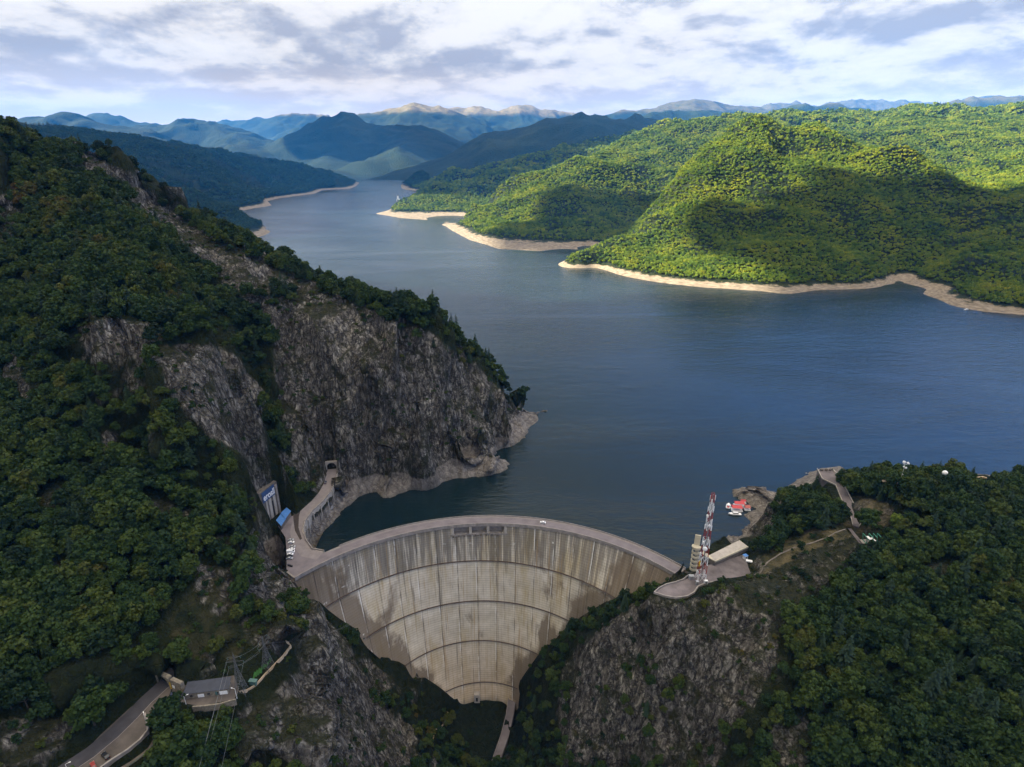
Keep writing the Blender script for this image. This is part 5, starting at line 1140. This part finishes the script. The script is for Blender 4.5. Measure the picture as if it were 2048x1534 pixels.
def pylon(px, py, h, label, rz=0.0, w=5.0, G0=None):
    b_ = G(px, py) if G0 is None else G0; root = empty('electricity_pylon', tuple(b_), label, 'pylon', 'electricity pylons', rz)
    for sx, sy in ((-1, -1), (1, -1), (1, 1), (-1, 1)): MB().tube((sx*w/2, sy*w/2, -1.5), (sx*.45, sy*.45, h*.62), .13, .09, 5).build('leg', M_PYL, root)
    lb = MB(); lattice(lb, (0, 0), w, .9, 0, h*.62, 6, .055); lb.build('bracing', M_PYL, root)
    tb = MB(); lattice(tb, (0, 0), .9, .5, h*.62, h*.93, 6, .05)
    for sx, sy in ((-1, -1), (1, -1), (1, 1), (-1, 1)): tb.tube((sx*.45, sy*.45, h*.62), (0, 0, h), .08, .05, 4)
    tb.build('mast_head', M_PYL, root); tips = []
    for z, l in ((h*.66, 3.2), (h*.77, 4.0), (h*.88, 3.0)):
        am = MB()
        for s in (-1, 1): am.tube((s*.4, 0, z), (s*l, 0, z), .07, n=4); am.tube((s*.35, 0, z+.9), (s*l, 0, z), .05, n=4); tips.append((s*l, 0, z))
        am.build('crossarm', M_PYL, root)
    for t_ in tips: MB().tube(t_, (t_[0], t_[1], t_[2]-1.1), .11, n=6).build('insulator', M_TEAL, root)
    return root, tips
P1, t1 = pylon(483, 1383, 25, 'steel pylon right beside the grey roofed house', rz=.15)
P2, t2 = pylon(537, 1335, 22, 'steel pylon standing on the green lawn', rz=1.2)
def wire(a, b_, sag, label, grp):
    a = Vector(a); b_ = Vector(b_); mb = MB(); pr_ = a; n = 14
    for k in range(1, n+1):
        f = k/n; q = a.lerp(b_, f)-Vector((0, 0, sag*4*f*(1-f))); mb.tube(pr_, q, .045, n=4); pr_ = q
    tag(mb.build('power_line', M_WIRE), label, 'cable', grp)
bpy.context.view_layer.update()
for i, t_ in enumerate(t1):
    a = P1.matrix_world @ Vector((t_[0], t_[1], t_[2]-1.1))
    if i % 2 == 0 or i == 3: wire(a, (a.x+12+t_[0]*.8, a.y-150, a.z-60), 3, 'thin cable running from the pylon beside the house down to the bottom edge', 'cables running down from the pylon by the house')
for i, t_ in enumerate(t2):
    a = P2.matrix_world @ Vector((t_[0], t_[1], t_[2]-1.1)); b_ = P1.matrix_world @ Vector((t1[i][0], t1[i][1], t1[i][2]-1.1))
    if i in (0, 3, 4): wire(a, b_, 1.5, 'thin cable slung between the two pylons', 'cables between the two pylons')
    if i in (1, 2): q = dam_pt(np.array(0.06), -60.0, -3); wire(a, (q[0], q[1], -52+2*i), 6, 'thin cable spanning from the lawn pylon towards the dam', 'cables spanning to the dam')
FL = [G(x, y) for x, y in [(480, 1388), (496, 1384), (512, 1374), (530, 1352), (550, 1330), (568, 1312), (583, 1297)]]
low_wall('boundary_wall', FL, .45, 1.0, M_TAN, 'thin pale wall running up the slope past the lawn', zb=-1.2)
low_wall('boundary_wall', [G(583, 1297), G(578, 1290), (G(572, 1285))], .45, 1.0, M_TAN, 'short pale wall stub at the top of the lawn', zb=-1.2)
lp = [G(x, y) for x, y in [(500, 1368), (520, 1352), (545, 1325), (572, 1303), (566, 1296), (545, 1312), (520, 1335), (505, 1345)]]
gxx, gyy = np.meshgrid(np.arange(min(p[0] for p in lp), max(p[0] for p in lp), .9), np.arange(min(p[1] for p in lp), max(p[1] for p in lp), .9))
inl = in_poly(gxx, gyy, lp); gzz = ground(gxx, gyy)+.45; fq = grid_faces(gxx.shape[1], gxx.shape[0]); fq = fq[inl.ravel()[fq].all(1)]
if len(fq): tag(mesh_np('lawn', np.stack([gxx.ravel(), gyy.ravel(), gzz.ravel()], 1), fq, M_LAWN), 'bright green grass patch under the farther pylon', 'grass', kind='stuff')
p = G(507, 1368); hut('garden_shed', [p+np.array(v) for v in [(-1.7, -.7, 0), (1.7, -1.1, 0), (1.9, .6, 0), (-1.5, 1.0, 0)]], p[2]-.5, p[2]+2.2, M_TEAL, M_TEAL, 'small green shed at the foot of the lawn', 'shed')

# ---- right side: mast, tower, pavilion, boats
tb_ = P_Z(1401, 1160, 5.0); HT = 65.0
tw = empty('radio_mast', tuple(tb_), 'tall red and white lattice radio mast on the rock terrace', 'mast')
nb_ = 10
def wid(z): return 4.9+(1.5-4.9)*min(1, z/HT)
for k in range(nb_):
    z0_, z1_ = HT*k/nb_, HT*(k+1)/nb_; m_ = M_RED if k % 2 == (nb_-1) % 2 else M_WHITE
    mb = MB(); lattice(mb, (0, 0), wid(z0_), wid(z1_), z0_, z1_, 2 if k > 5 else 1, .09 if k < 6 else .07)
    for sx, sy in ((-1, -1), (1, -1), (1, 1), (-1, 1)): mb.tube((sx*wid(z0_)/2, sy*wid(z0_)/2, z0_), (sx*wid(z1_)/2, sy*wid(z1_)/2, z1_), .2 if k < 6 else .15, n=6)
    mb.build('red_lattice_section' if m_ is M_RED else 'white_lattice_section', m_, tw)
MB().box((0, -.3, HT*.5), (.8, .3, HT*.98)).build('ladder', M_METAL, tw)
ra = random.Random(3)
for z, a in ((62, 0), (61, 2.1), (60, 4.2), (54, .2), (53, 2.4), (52, 4.4), (47, 3.3), (46, 5.2), (45, 1.0), (41, 3.1), (40, .1)):
    w = wid(z)/2+.7; MB().box((w*math.cos(a), w*math.sin(a), z), (.35, .6, 3.4), rz=a).build('antenna_panel', M_WHITE, tw)
def dish(parent, c, r, a, name='dish'):
    d = Vector((math.cos(a), math.sin(a), 0)); mb = MB(); mb.tube(c, Vector(c)+d*r*.55, r, r*.92, 14); mb.tube(Vector(c)+d*r*.55, Vector(c)+d*r*.75, r*.92, r*.3, 14); return mb.build(name, M_WHITE, parent)
for z, r, a in ((49, 1.1, 3.3), (30, .9, 3.5), (26, 1.5, 4.3), (43, .8, 4.6), (21, .7, 3.0)):
    w = wid(z)/2+.2; dish(tw, (w*math.cos(a), w*math.sin(a), z), r, a)
MB().box((-3.1, -2.4, 15), (.9, .3, 4.2)).build('yellow_panel', M_YEL, tw)
for dx, dy, s, lb in ((2.2, -3.6, (2.2, 1.6, 2.8), 'white equipment cabinet under the right leg of the radio mast'), (-3.6, -4.4, (1.8, 1.6, 3.0), 'grey equipment cabinet under the left leg of the radio mast'), (-5.6, 1.4, (3.4, 2.2, 2.6), 'long pale equipment cabinet behind the left leg of the radio mast')):
    r_0 = empty('equipment_cabinet', (tb_[0]+dx, tb_[1]+dy, 5), lb, 'cabinet'); MB().box((0, 0, s[2]/2), s).build('housing', M_WHITE if dx > 0 else M_SILVER, r_0, bevel=.06); MB().box((0, -s[1]/2-.03, s[2]/2), (s[0]*.6, .06, s[2]*.8)).build('door', M_METAL, r_0)
ob = P_Z(1387, 1141, 3.5); ot = empty('lookout_tower', tuple(ob), 'cream concrete tower of stacked curved balconies beside the radio mast', 'tower'); ot.scale = (.82, .82, .93)
MB().box((1.3, 1.2, 9), (2.2, 3.0, 22)).build('core', M_CREAM, ot)
for k in range(6):
    z = 1.2+k*3.6; mb = MB(); ang = np.linspace(math.pi*.72, math.pi*1.75, 12); po = [(3.4*math.cos(a), 2.9*math.sin(a)) for a in ang]; pi_ = [(2.7*math.cos(a), 2.2*math.sin(a)) for a in ang[::-1]]
    mb.prism(po+pi_, z, z+1.5); mb.build('balcony', M_CREAM, ot); MB().prism(po+[(1.2, .8)], z-.25, z-.02).build('balcony_floor', M_CONCD, ot)
MB().box((.4, 1.6, 25.2), (4.4, .9, 8.2), rz=-.25).build('top_slab', M_CREAM, ot); MB().prism([(4.0*math.cos(a), 3.2*math.sin(a)) for a in np.linspace(math.pi*.7, math.pi*1.9, 12)], 20.6, 21.2).build('canopy', M_CREAM, ot)
gp_ = [P_Z(*q, 9.0) for q in [(1403, 1107), (1430, 1122), (1496, 1093), (1479, 1080), (1419, 1110), (1407, 1101)]]
ga = empty('long_gallery', tuple(gp_[1]*[1, 1, 0]+[0, 0, 5]), 'long low building with a flat pale roof beside the rock terrace', 'building')
place(MB().prism([tuple(p[:2]) for p in [gp_[1]*.5+gp_[0]*.5, gp_[1], gp_[2], gp_[3], gp_[4]]], 1.5, 8.4).build('wall', M_CONCD), ga)
place(MB().prism([tuple(p[:2]) for p in [gp_[1], gp_[2], gp_[3], gp_[4]]], 8.45, 9.0).build('roof', M_CONCL), ga)
place(MB().prism([tuple(p[:2]) for p in [gp_[0], gp_[1]*.97+gp_[4]*.03, gp_[4]*.97+gp_[1]*.03, gp_[5]]], 8.47, 8.98).build('entrance_roof', M_CREAM), ga)
place(MB().strip([np.array([*gp_[1][:2], 9.0]), np.array([*gp_[2][:2], 9.0])], -.45, .0, -.9, .35).build('fascia', M_CREAM), ga)
p = P_Z(1490, 1117, 5); kk = empty('ticket_kiosk', tuple(p), 'small blue and white kiosk at the back corner of the terrace', 'kiosk', rz=.4); MB().box((0, 0, 1.3), (2.4, 2.2, 2.6)).build('cabin', M_WHITE, kk); MB().box((0, 0, 2.72), (2.9, 2.7, .22)).build('roof', M_BLUE, kk); MB().box((0, -1.13, 1.5), (1.6, .06, 1.0)).build('window', M_GLASS, kk)
p = P_Z(1498, 1124, 5); kk = empty('white_trailer', tuple(p), 'flat white trailer beside the blue and white kiosk', 'trailer', rz=-.3); MB().box((0, 0, .8), (4.2, 2.0, .9)).build('bed', M_WHITE, kk, bevel=.08)
for s in (-1, 1): MB().tube((.3, s*1.0, .35), (.3, s*1.15, .35), .35, n=10).build('wheel', M_TYRE, kk)
# boats and floating pontoon
def pont(px, py, w, l, rz, mat, label, h=2.6, cat='pavilion'):
    p = P_Z(px, py, WATER); r_0 = empty('floating_pavilion', (p[0], p[1], WATER), label, cat, 'red roofed floating pavilions', rz)
    MB().box((0, 0, .25), (w+.8, l+.8, .9)).build('pontoon', M_WHITE, r_0, bevel=.1)
    for sx in (-1, 1):
        for sy in (-1, 1): MB().box((sx*w*.45, sy*l*.45, .7+h/2), (.18, .18, h)).build('post', M_WHITE, r_0)
    z = .7+h; MB().add([(-w/2-.3, -l/2-.3, z), (w/2+.3, -l/2-.3, z), (w/2+.3, l/2+.3, z), (-w/2-.3, l/2+.3, z), (-w/2*.9, 0, z+1.3), (w/2*.9, 0, z+1.3)], [(0, 1, 5, 4), (2, 3, 4, 5), (0, 4, 3), (1, 2, 5), (3, 2, 1, 0)]).build('roof', mat, r_0); return r_0
pont(1473, 1020, 8.2, 4.6, -.12, M_REDROOF, 'front half of the red roofed floating pavilion behind the white boat'); pont(1478, 1012, 8.0, 4.2, -.12, M_REDROOF, 'rear half of the red roofed floating pavilion near the rock spit')
pont(1494, 1018.5, 4.2, 4.4, -.12, simple('faded_red_roofing', (.40, .11, .09), .7, .2, .6), 'small faded red floating pavilion nearest the shore', 2.0); pont(1486, 1006, 4.0, 2.2, -.12, M_REDROOF, 'smallest dark red pavilion beside the rock spit', 1.6)
def boat(px, py, l, w, rz, label, stripe=None, z=WATER):
    p = P_Z(px, py, z); r_0 = empty('motor_boat', (p[0], p[1], z), label, 'boat', None, rz); n = 9; vs = []; fs = []
    for zz, k in ((-.35, .72), (.95, 1.0)):
        for i in range(n): f = i/(n-1); x = -l/2+l*f; hw = w/2*k*(1-max(0, (f-.55)/.45)**2.2)*(1 if f > .02 else .9); vs += [(x*(1 if k > .9 else .94), -hw, zz+(.35*f*f if k > .9 else 0)), (x*(1 if k > .9 else .94), hw, zz+(.35*f*f if k > .9 else 0))]
    for i in range(n-1): a = 2*i; b_ = 2*n+2*i; fs += [(a, a+1, a+3, a+2), (a, a+2, b_+2, b_), (a+1, b_+1, b_+3, a+3), (b_, b_+2, b_+3, b_+1)]
    fs += [(0, 2*n, 2*n+1, 1)]; MB().add(vs, fs).build('hull', M_WHITE, r_0)
    MB().box((-l*.06, 0, 1.75), (l*.46, w*.62, 1.3), taper=.86).build('cabin', M_WHITE, r_0, bevel=.08); MB().box((-l*.06, 0, 1.85), (l*.44, w*.66, .5), taper=.95).build('cabin_window', M_GLASS, r_0)
    if stripe: MB().box((-l*.30, 0, 1.3), (l*.26, w*.5, .3)).build('seat', stripe, r_0)
    return r_0
boat(1469, 1029, 10.5, 3.2, 3.05, 'white motor boat moored in front of the red floating pavilion'); boat(1456.5, 1013, 8.0, 3.6, 1.15, 'white boat with dark red seats moored left of the red pavilion', M_REDROOF)
pb = P_Z(1933, 619, WATER); boat(1933, 619.5, 9.0, 3.4, .2, 'tiny white boat drawn up on the far right shore')
# promenade on the ridge
lf = [(1635, 938), (1645, 958), (1672, 971), (1685, 1003), (1703, 1038), (1706, 1051)]; rg = [(1716, 1054), (1725, 1042), (1712, 1019), (1692, 980), (1680, 957), (1662, 937)]
pp = [P_Z(*q, 18.0) for q in lf+rg]; pr0 = empty('ridge_walkway', tuple(pp[5]*[1, 1, 0]+[0, 0, 10]), 'grey concrete walkway along the wooded ridge ending in a sheer wall over the water', 'walkway')
place(MB().prism([tuple(p[:2]) for p in pp], 3.0, 18.0).build('deck', M_PAVE), pr0)
place(MB().strip(dense([P_Z(*q, 18.0) for q in lf], 3), -.5, -.05, 0.02, .9).build('kerb_wall', M_CONCL), pr0); place(MB().strip(dense([P_Z(*q, 18.0) for q in rg], 3), -.5, -.05, 0.02, .9).build('kerb_wall', M_CONCL), pr0)
a = P_Z(1635, 938, 18); b_ = P_Z(1662, 937, 18)
for f in (.15, .5, .8): q = a*(1-f)+b_*f; place(MB().box((q[0], q[1]-3, 18.9), (2.2, 1.4, 1.6), rz=f).build('rubble_block', M_CONCD), pr0)
st_ = [P_Z(1699, 1058, 17), P_Z(1710, 1072, 17), P_Z(1722, 1088, 17)]; low_wall('stepped_ramp', st_, 2.4, .5, M_PAVE, 'short pale ramp leading down from the ridge walkway', 'ramp', -3)
# green and white viewing platform
gc = P_Z(1743, 1084, 19); gv = empty('viewing_platform', tuple(gc), 'small platform with green frames and white panels on a concrete pillar', 'platform')
MB().box((0, 0, -.3), (13, 6, .6)).build('deck', M_CONC, gv); MB().box((2.5, -1.6, -4), (1.8, 1.6, 7)).build('pillar', M_CREAM, gv); MB().box((-3.5, -1.0, -4), (3.0, 2.2, 7)).build('pillar', M_CONCD, gv)
for x0_, tl in ((-4.6, .0), (-.6, .0), (2.2, .0), (5.0, .0)):
    mb = MB()
    for s in (-1, 1): mb.tube((x0_, s*2.4, 0), (x0_-.8, s*2.4, 5.2), .28, n=6)
    mb.tube((x0_-.8, -2.4, 5.2), (x0_-.8, 2.4, 5.2), .28, n=6); mb.tube((x0_, -2.4, .2), (x0_, 2.4, .2), .28, n=6); mb.build('green_frame', M_GREEN, gv)
MB().box((-2.3, .2, 3.2), (2.2, 3.6, .22), rz=.3).build('white_panel', M_WHITE, gv); MB().box((.5, -.6, 2.6), (1.0, 3.8, .22), rz=.2).build('white_panel', M_WHITE, gv)
# hilltop lookout with antenna mast
lb_ = P_Z(1800, 962, 44); lk = empty('stone_lookout', (lb_[0], lb_[1], 34), 'stone walled lookout with a tan flat top on the wooded hill', 'building')
ang = np.linspace(0, 2*math.pi, 9)[:-1]; MB().prism([(5.2*math.cos(a), 4.2*math.sin(a)) for a in ang], -8, 9.6).build('wall', M_STONE, lk); MB().prism([(6.4*math.cos(a+.3), 5.0*math.sin(a+.3)) for a in ang], 9.62, 10.3).build('roof', M_TAN, lk); MB().box((-8, 1.2, 9.2), (7, 2.2, .7)).build('terrace', M_TAN, lk)
mr = empty('antenna_mast', (lb_[0]+1.0, lb_[1]+1.0, 44.3), 'white antenna mast with dishes on top of the stone lookout', 'mast')
MB().tube((0, 0, 0), (0, 0, 15), .22, .12, 8).build('pole', M_SILVER, mr)
am = MB(); am.tube((-1.9, 0, 15.6), (3.0, 0, 12.8), .12, n=6); am.tube((-1.6, 0, 12.9), (1.6, 0, 12.4), .1, n=6); am.tube((0, 0, 11), (-1.9, 0, 15.6), .08, n=6); am.build('crossarm', M_WHITE, mr)
for x_, z_, r_0 in ((-1.4, 14.6, 1.0), (1.3, 13.9, .9), (.9, 10.0, .8), (-.7, 11.0, .6), (0, 5.0, .7), (2.4, 13.2, .5)): dish(mr, (x_, -.3, z_), r_0, -math.pi/2+.2*x_)
p = P_Z(1890, 946, 46); p[2] = 46; dm_ = empty('radome', tuple(p), 'white radar dome poking out of the trees on the right ridge', 'dome'); MB().sphere((0, 0, 0), 1.9, 14, 9).build('dome', M_WHITE, dm_, smooth=True); MB().tube((0, 0, -14), (0, 0, -1.2), .5, n=8).build('pole', M_SILVER, dm_)
cw = [P_Z(x, y, 22) for x, y in [(1942, 958), (1952, 957), (1965, 955), (1990, 962), (2020, 971), (2048, 976), (2090, 982)]]
low_wall('coping_wall', cw, 1.3, .9, M_TAN, 'pale tan coping wall curving along the far right headland', zb=-4)
# footpath on the rocky ridge and the short guarded road behind it
fp = [G(x, y) for x, y in [(1508, 1150), (1535, 1125), (1560, 1108), (1590, 1095), (1625, 1086), (1660, 1072), (1690, 1060)]]
fpd = dense(fp, 4); fpd = [np.array([p[0], p[1], gz(p[0], p[1])+.25]) for p in fpd]
fo = MB().strip(fpd, -.45, .45, -.6, -.1).build('footpath', M_CONCD); tag(fo, 'narrow footpath over the grassy ridge', kind='structure')
sr = [G(x, y) for x, y in [(1519, 1079), (1535, 1058), (1550, 1037), (1562, 1020)]]; srd = [np.array([p[0], p[1], gz(p[0], p[1])+.4]) for p in dense(sr, 3)]
low_wall('guard_wall', srd, .5, 1.2, M_BLACK, 'dark guard wall beside the short road through the trees', 'wall')
tag(MB().strip(srd, -3.2, -.5, -.8, .05).build('road', M_WALK), 'short pale road through the trees behind the terrace', kind='structure')
# the little white church across the lake
cpx = P_Y(797, 408, 2900); cz_ = float(mground(np.array([cpx[0]]), np.array([cpx[1]]))[0])
chh = empty('white_church', (cpx[0], cpx[1], cz_), 'tiny white church among the trees on the headland across the lake', 'church'); MB().box((0, 0, 8), (12, 18, 16)).build('nave', M_WHITE, chh); MB().box((0, -6, 16), (6, 6, 32)).build('tower', M_WHITE, chh); MB().add([(-3.4, -9.4, 32), (3.4, -9.4, 32), (3.4, -2.6, 32), (-3.4, -2.6, 32), (0, -6, 42)], [(0, 1, 4), (1, 2, 4), (2, 3, 4), (3, 0, 4), (3, 2, 1, 0)]).build('spire', M_ROOFD, chh)
# gorge road below the dam
gr = [P_Z(x, y, z) for x, y, z in [(1026, 1384, -157), (1024, 1400, -159), (1020, 1430, -162), (1010, 1470, -165), (996, 1510, -168), (980, 1560, -171)]]
grd = dense(gr, 3); ro_ = MB().strip(grd, -3.0, 3.0, -6, 0).build('road', M_ASPH); tag(ro_, 'narrow service road leading away from the foot of the dam', kind='structure')
low_wall('kerb_wall', [np.array([p[0]-3.1, p[1], p[2]]) for p in grd], .5, .9, M_WALK, 'pale kerb wall along the gorge service road', zb=-6)
gpt = [G(x, y) for x, y in [(895, 1425), (891, 1445), (880, 1456), (868, 1468), (862, 1490)]]; low_wall('footpath_wall', [np.array([p[0], p[1], gz(p[0], p[1])+.2]) for p in dense(gpt, 2)], .9, .3, M_TAN, 'thin pale path winding through the dark gorge below the dam', 'path', -.6)
# trees that stand out
def one_tree(px, py, mat, s, label, con_=False, seed=0, g=None, name=None):
    b_ = g if g is not None else G(px, py); me = conifer_mesh('crown', 900+seed, mat, Hh=14) if con_ else crown_mesh('crown', 900+seed, mat, R=4.8, Hh=4.6, z0=4.8, lobes=24, leaves=1100)
    return tree_thing(b_[0], b_[1], b_[2], s, me, CTR if con_ else TRUNK[0], label, None, seed*1.3, name or ('conifer_tree' if con_ else 'broadleaf_tree'))
one_tree(1793, 1050, M_BRIGHT, .95, 'bright yellow-green tree below the stone lookout', seed=1); one_tree(1800, 1010, M_OLIVE, .9, 'lighter green tree just above the bright yellow-green one', seed=2)
one_tree(2044, 1215, M_AUTUMN, .9, 'yellow-orange autumn tree at the right frame edge', seed=3); one_tree(1336, 1400, M_LEAF, .85, 'round green tree alone in the middle of the right rock face', seed=4)
one_tree(1410, 1214, M_LEAF, .6, 'small round tree on the rock just below the terrace wall', seed=5); one_tree(436, 1305, M_OLIVE, 1.0, 'large olive green tree above the grey roofed house', seed=6); one_tree(475, 1240, M_OLIVE, .9, 'olive tree on the bare slope above the pylons', seed=7)
one_tree(590, 1225, M_LEAF, 1.15, 'round dark green tree on the rocky slope left of the dam wall', seed=8); one_tree(2046, 985, M_LEAF, 1.1, 'dark tree cut by the right frame edge at the headland', seed=9)
for i, (x_, y_) in enumerate([(868, 697), (878, 699), (893, 705), (903, 712)]):
    one_tree(x_, y_, M_NEEDLE, .62, ['leftmost of the four thin conifers on the cliff crest', 'second from the left of the thin conifers on the cliff crest', 'third from the left of the thin conifers on the cliff crest', 'rightmost of the four thin conifers on the cliff crest'][i], True, seed=20+i)
one_tree(1850, 965, M_OLIVE, .9, 'pale green tree on the right ridge against the blue water', seed=30)
# ---------------------------------------------------------------- clouds out of view, outline shaped to shade the gorge and hills
CLZ = 2900.0
SHD = []
def S(v, *ps):
    for p in ps:
        g = P_Y(*p) if p[2] > 0 else P_Z(p[0], p[1], WATER); SHD.append((g, v))
for gx0 in (-700, -350, 0, 350, 700):
    for gy0 in (-600, -200, 150, 450, 750): SHD.append((np.array([gx0, gy0, 0.]), 1))
for gy0 in (-600, 0, 500): SHD.append((np.array([1300, gy0, 0.]), 1)); SHD.append((np.array([-1300, gy0, 0.]), 1))
S(1, (1024, 640, 0), (1300, 640, 0), (800, 640, 0), (1600, 630, 0), (1750, 600, 0), (1950, 650, 0), (1650, 592, 0), (680, 600, 0), (1450, 610, 0))
S(-1, (1150, 545, 0), (1300, 575, 0), (1450, 585, 0), (1560, 588, 0), (950, 530, 0), (780, 500, 0), (900, 470, 0), (650, 490, 0), (720, 430, 0), (1050, 570, 0), (800, 560, 0))
S(-1, (1300, 450, 1600), (1400, 330, 1850), (1500, 262, 2080), (1250, 500, 1500), (1400, 520, 1380), (1560, 535, 1290), (1650, 300, 1900), (1760, 330, 1840), (1900, 350, 1900), (1900, 280, 2700), (2040, 270, 2600), (2040, 330, 2150), (1600, 340, 1780), (1440, 380, 1680), (1700, 260, 2800), (1900, 225, 3300), (2100, 220, 3000),
  (1050, 420, 2150), (1150, 370, 2400), (950, 450, 2180), (960, 400, 2900), (1200, 300, 2850), (1300, 400, 2200), (1350, 270, 2950), (1600, 232, 3400), (850, 415, 2850))
S(1, (1660, 460, 1460), (1720, 500, 1380), (1800, 500, 1440), (1820, 430, 1560), (1680, 540, 1290), (1950, 450, 1450), (2048, 420, 1480), (1900, 520, 1300), (2048, 590, 1100), (1750, 420, 1560), (1950, 405, 1580), (1640, 425, 1520))
S(1, (1120, 425, 2080), (1200, 395, 2300), (1060, 455, 1950), (1450, 450, 1480), (1510, 475, 1420), (1570, 440, 1510), (1480, 420, 1540), (880, 378, 3080), (960, 356, 3300))
S(1, (300, 400, 2400), (450, 440, 2250), (200, 320, 3000), (400, 360, 3300), (560, 370, 3800), (650, 365, 4300), (100, 300, 3000), (500, 350, 3700), (0, 300, 2900), (520, 410, 3200), (600, 340, 4800))
S(1, (1100, 260, 5800), (1000, 300, 5500), (1200, 270, 5600), (900, 320, 5400), (830, 345, 5500), (1350, 262, 5500), (1140, 225, 6300), (1000, 270, 6300))
S(1, (690, 250, 8600), (800, 260, 8700), (640, 290, 8500), (720, 280, 8000), (300, 270, 9300), (150, 260, 8300), (450, 270, 9300), (540, 310, 8500), (0, 260, 8300), (900, 280, 9000), (620, 310, 8200))
S(1, (300, 300, 8000), (200, 285, 8200), (60, 270, 8500), (560, 320, 7800), (860, 300, 7600), (940, 310, 7200), (420, 285, 9000), (740, 262, 8800))
S(-1, (780, 310, 7000), (740, 320, 6700), (690, 330, 6600), (460, 300, 7200), (520, 312, 6900), (825, 215, 13300), (700, 225, 13300), (950, 240, 13300), (380, 232, 9900), (1380, 205, 13000), (1300, 225, 11000), (1640, 215, 9800), (2000, 200, 9500), (850, 335, 6500), (600, 230, 14500), (1000, 225, 14500), (100, 240, 12000))
cotan = math.cos(SUN_EL)/math.sin(SUN_EL)
shp = []
for g, v in SHD:
    t = (CLZ-g[2])/SUNV.z; shp.append([g[0]+SUNV.x*t, g[1]+SUNV.y*t, v])
CF = RBF(shp, c=60.0, smooth=0.0)
cst = 60.0; cxs = np.arange(-7500, -900, cst); cys = np.arange(-1800, 11200, cst); CX, CY = np.meshgrid(cxs, cys)
F = CF(CX, CY) + 0.34*fbm(CX/420, CY/420, 0*CX, 5, 801, 0.6)
edge = np.minimum(np.minimum(CX-cxs[0], cxs[-1]-CX), np.minimum(CY-cys[0], cys[-1]-CY)); F = np.minimum(F, (edge-150)/300)
# never let the cloud body come down into the picture
dz = CLZ-HC; upc = CY*ST+(dz-220)*CT; dep = CY*CT-(dz-220)*ST; pyc = 767-FPX*upc/np.maximum(dep, 1); pxc = 1024+FPX*CX/np.maximum(dep, 1)
see = (dep > 1) & (pyc > -40) & (pxc > -200) & (pxc < 2250); print('cloud cells that would show:', (see & (F > 0)).sum())
T = 190*np.sqrt(np.clip(F, 0, 1))*(1+0.35*fbm(CX/260, CY/260, 0*CX, 4, 811)); i = np.arange(CX.size).reshape(CX.shape)
n = CX.size; vt = np.stack([CX.ravel(), CY.ravel(), (CLZ+T).ravel()], 1); vb = np.stack([CX.ravel(), CY.ravel(), (CLZ-0.45*T-1).ravel()], 1)
gf = grid_faces(len(cxs), len(cys)); on = (F.ravel()[gf] > 0).any(1); gf = gf[on]
cm, nt, b = new_mat('cloud_vapour'); b.inputs['Base Color'].default_value = (0.85, 0.86, 0.88, 1); b.inputs['Roughness'].default_value = 1.0; b.inputs['Specular IOR Level'].default_value = 0.0
tr = N(nt, 'ShaderNodeBsdfTranslucent'); tr.inputs['Color'].default_value = (0.8, 0.83, 0.88, 1); ms = N(nt, 'ShaderNodeMixShader'); ms.inputs[0].default_value = 0.45
out = [q for q in nt.nodes if q.type == 'OUTPUT_MATERIAL'][0]; L(nt, b.outputs[0], ms.inputs[1]); L(nt, tr.outputs[0], ms.inputs[2]); L(nt, ms.outputs[0], out.inputs[0])
cl = mesh_np('shade_clouds', np.concatenate([vt, vb]), np.concatenate([gf, gf[:, ::-1]+n]), cm, smooth=True); tag(cl, 'unseen cloud layer shaped to shade the gorge and hills', kind='structure')
# haze: one even body of air
hz = MB().box((2000, 8000, (1250-242)/2.0), (30000, 19500, 1250+242)).build('haze', simple('tmp_haze', (1, 1, 1)))
m = bpy.data.materials.new('haze_air'); m.use_nodes = True; nt = m.node_tree; nt.nodes.clear()
o_ = N(nt, 'ShaderNodeOutputMaterial'); pv = N(nt, 'ShaderNodeVolumePrincipled')
pv.inputs['Color'].default_value = (0.04, 0.34, 1.0, 1); pv.inputs['Density'].default_value = 0.000031; pv.inputs['Anisotropy'].default_value = 0.0
L(nt, pv.outputs[0], o_.inputs['Volume']); hz.data.materials.clear(); hz.data.materials.append(m)
tag(hz, kind='stuff', label='thin blue haze over the far mountains', cat='haze')
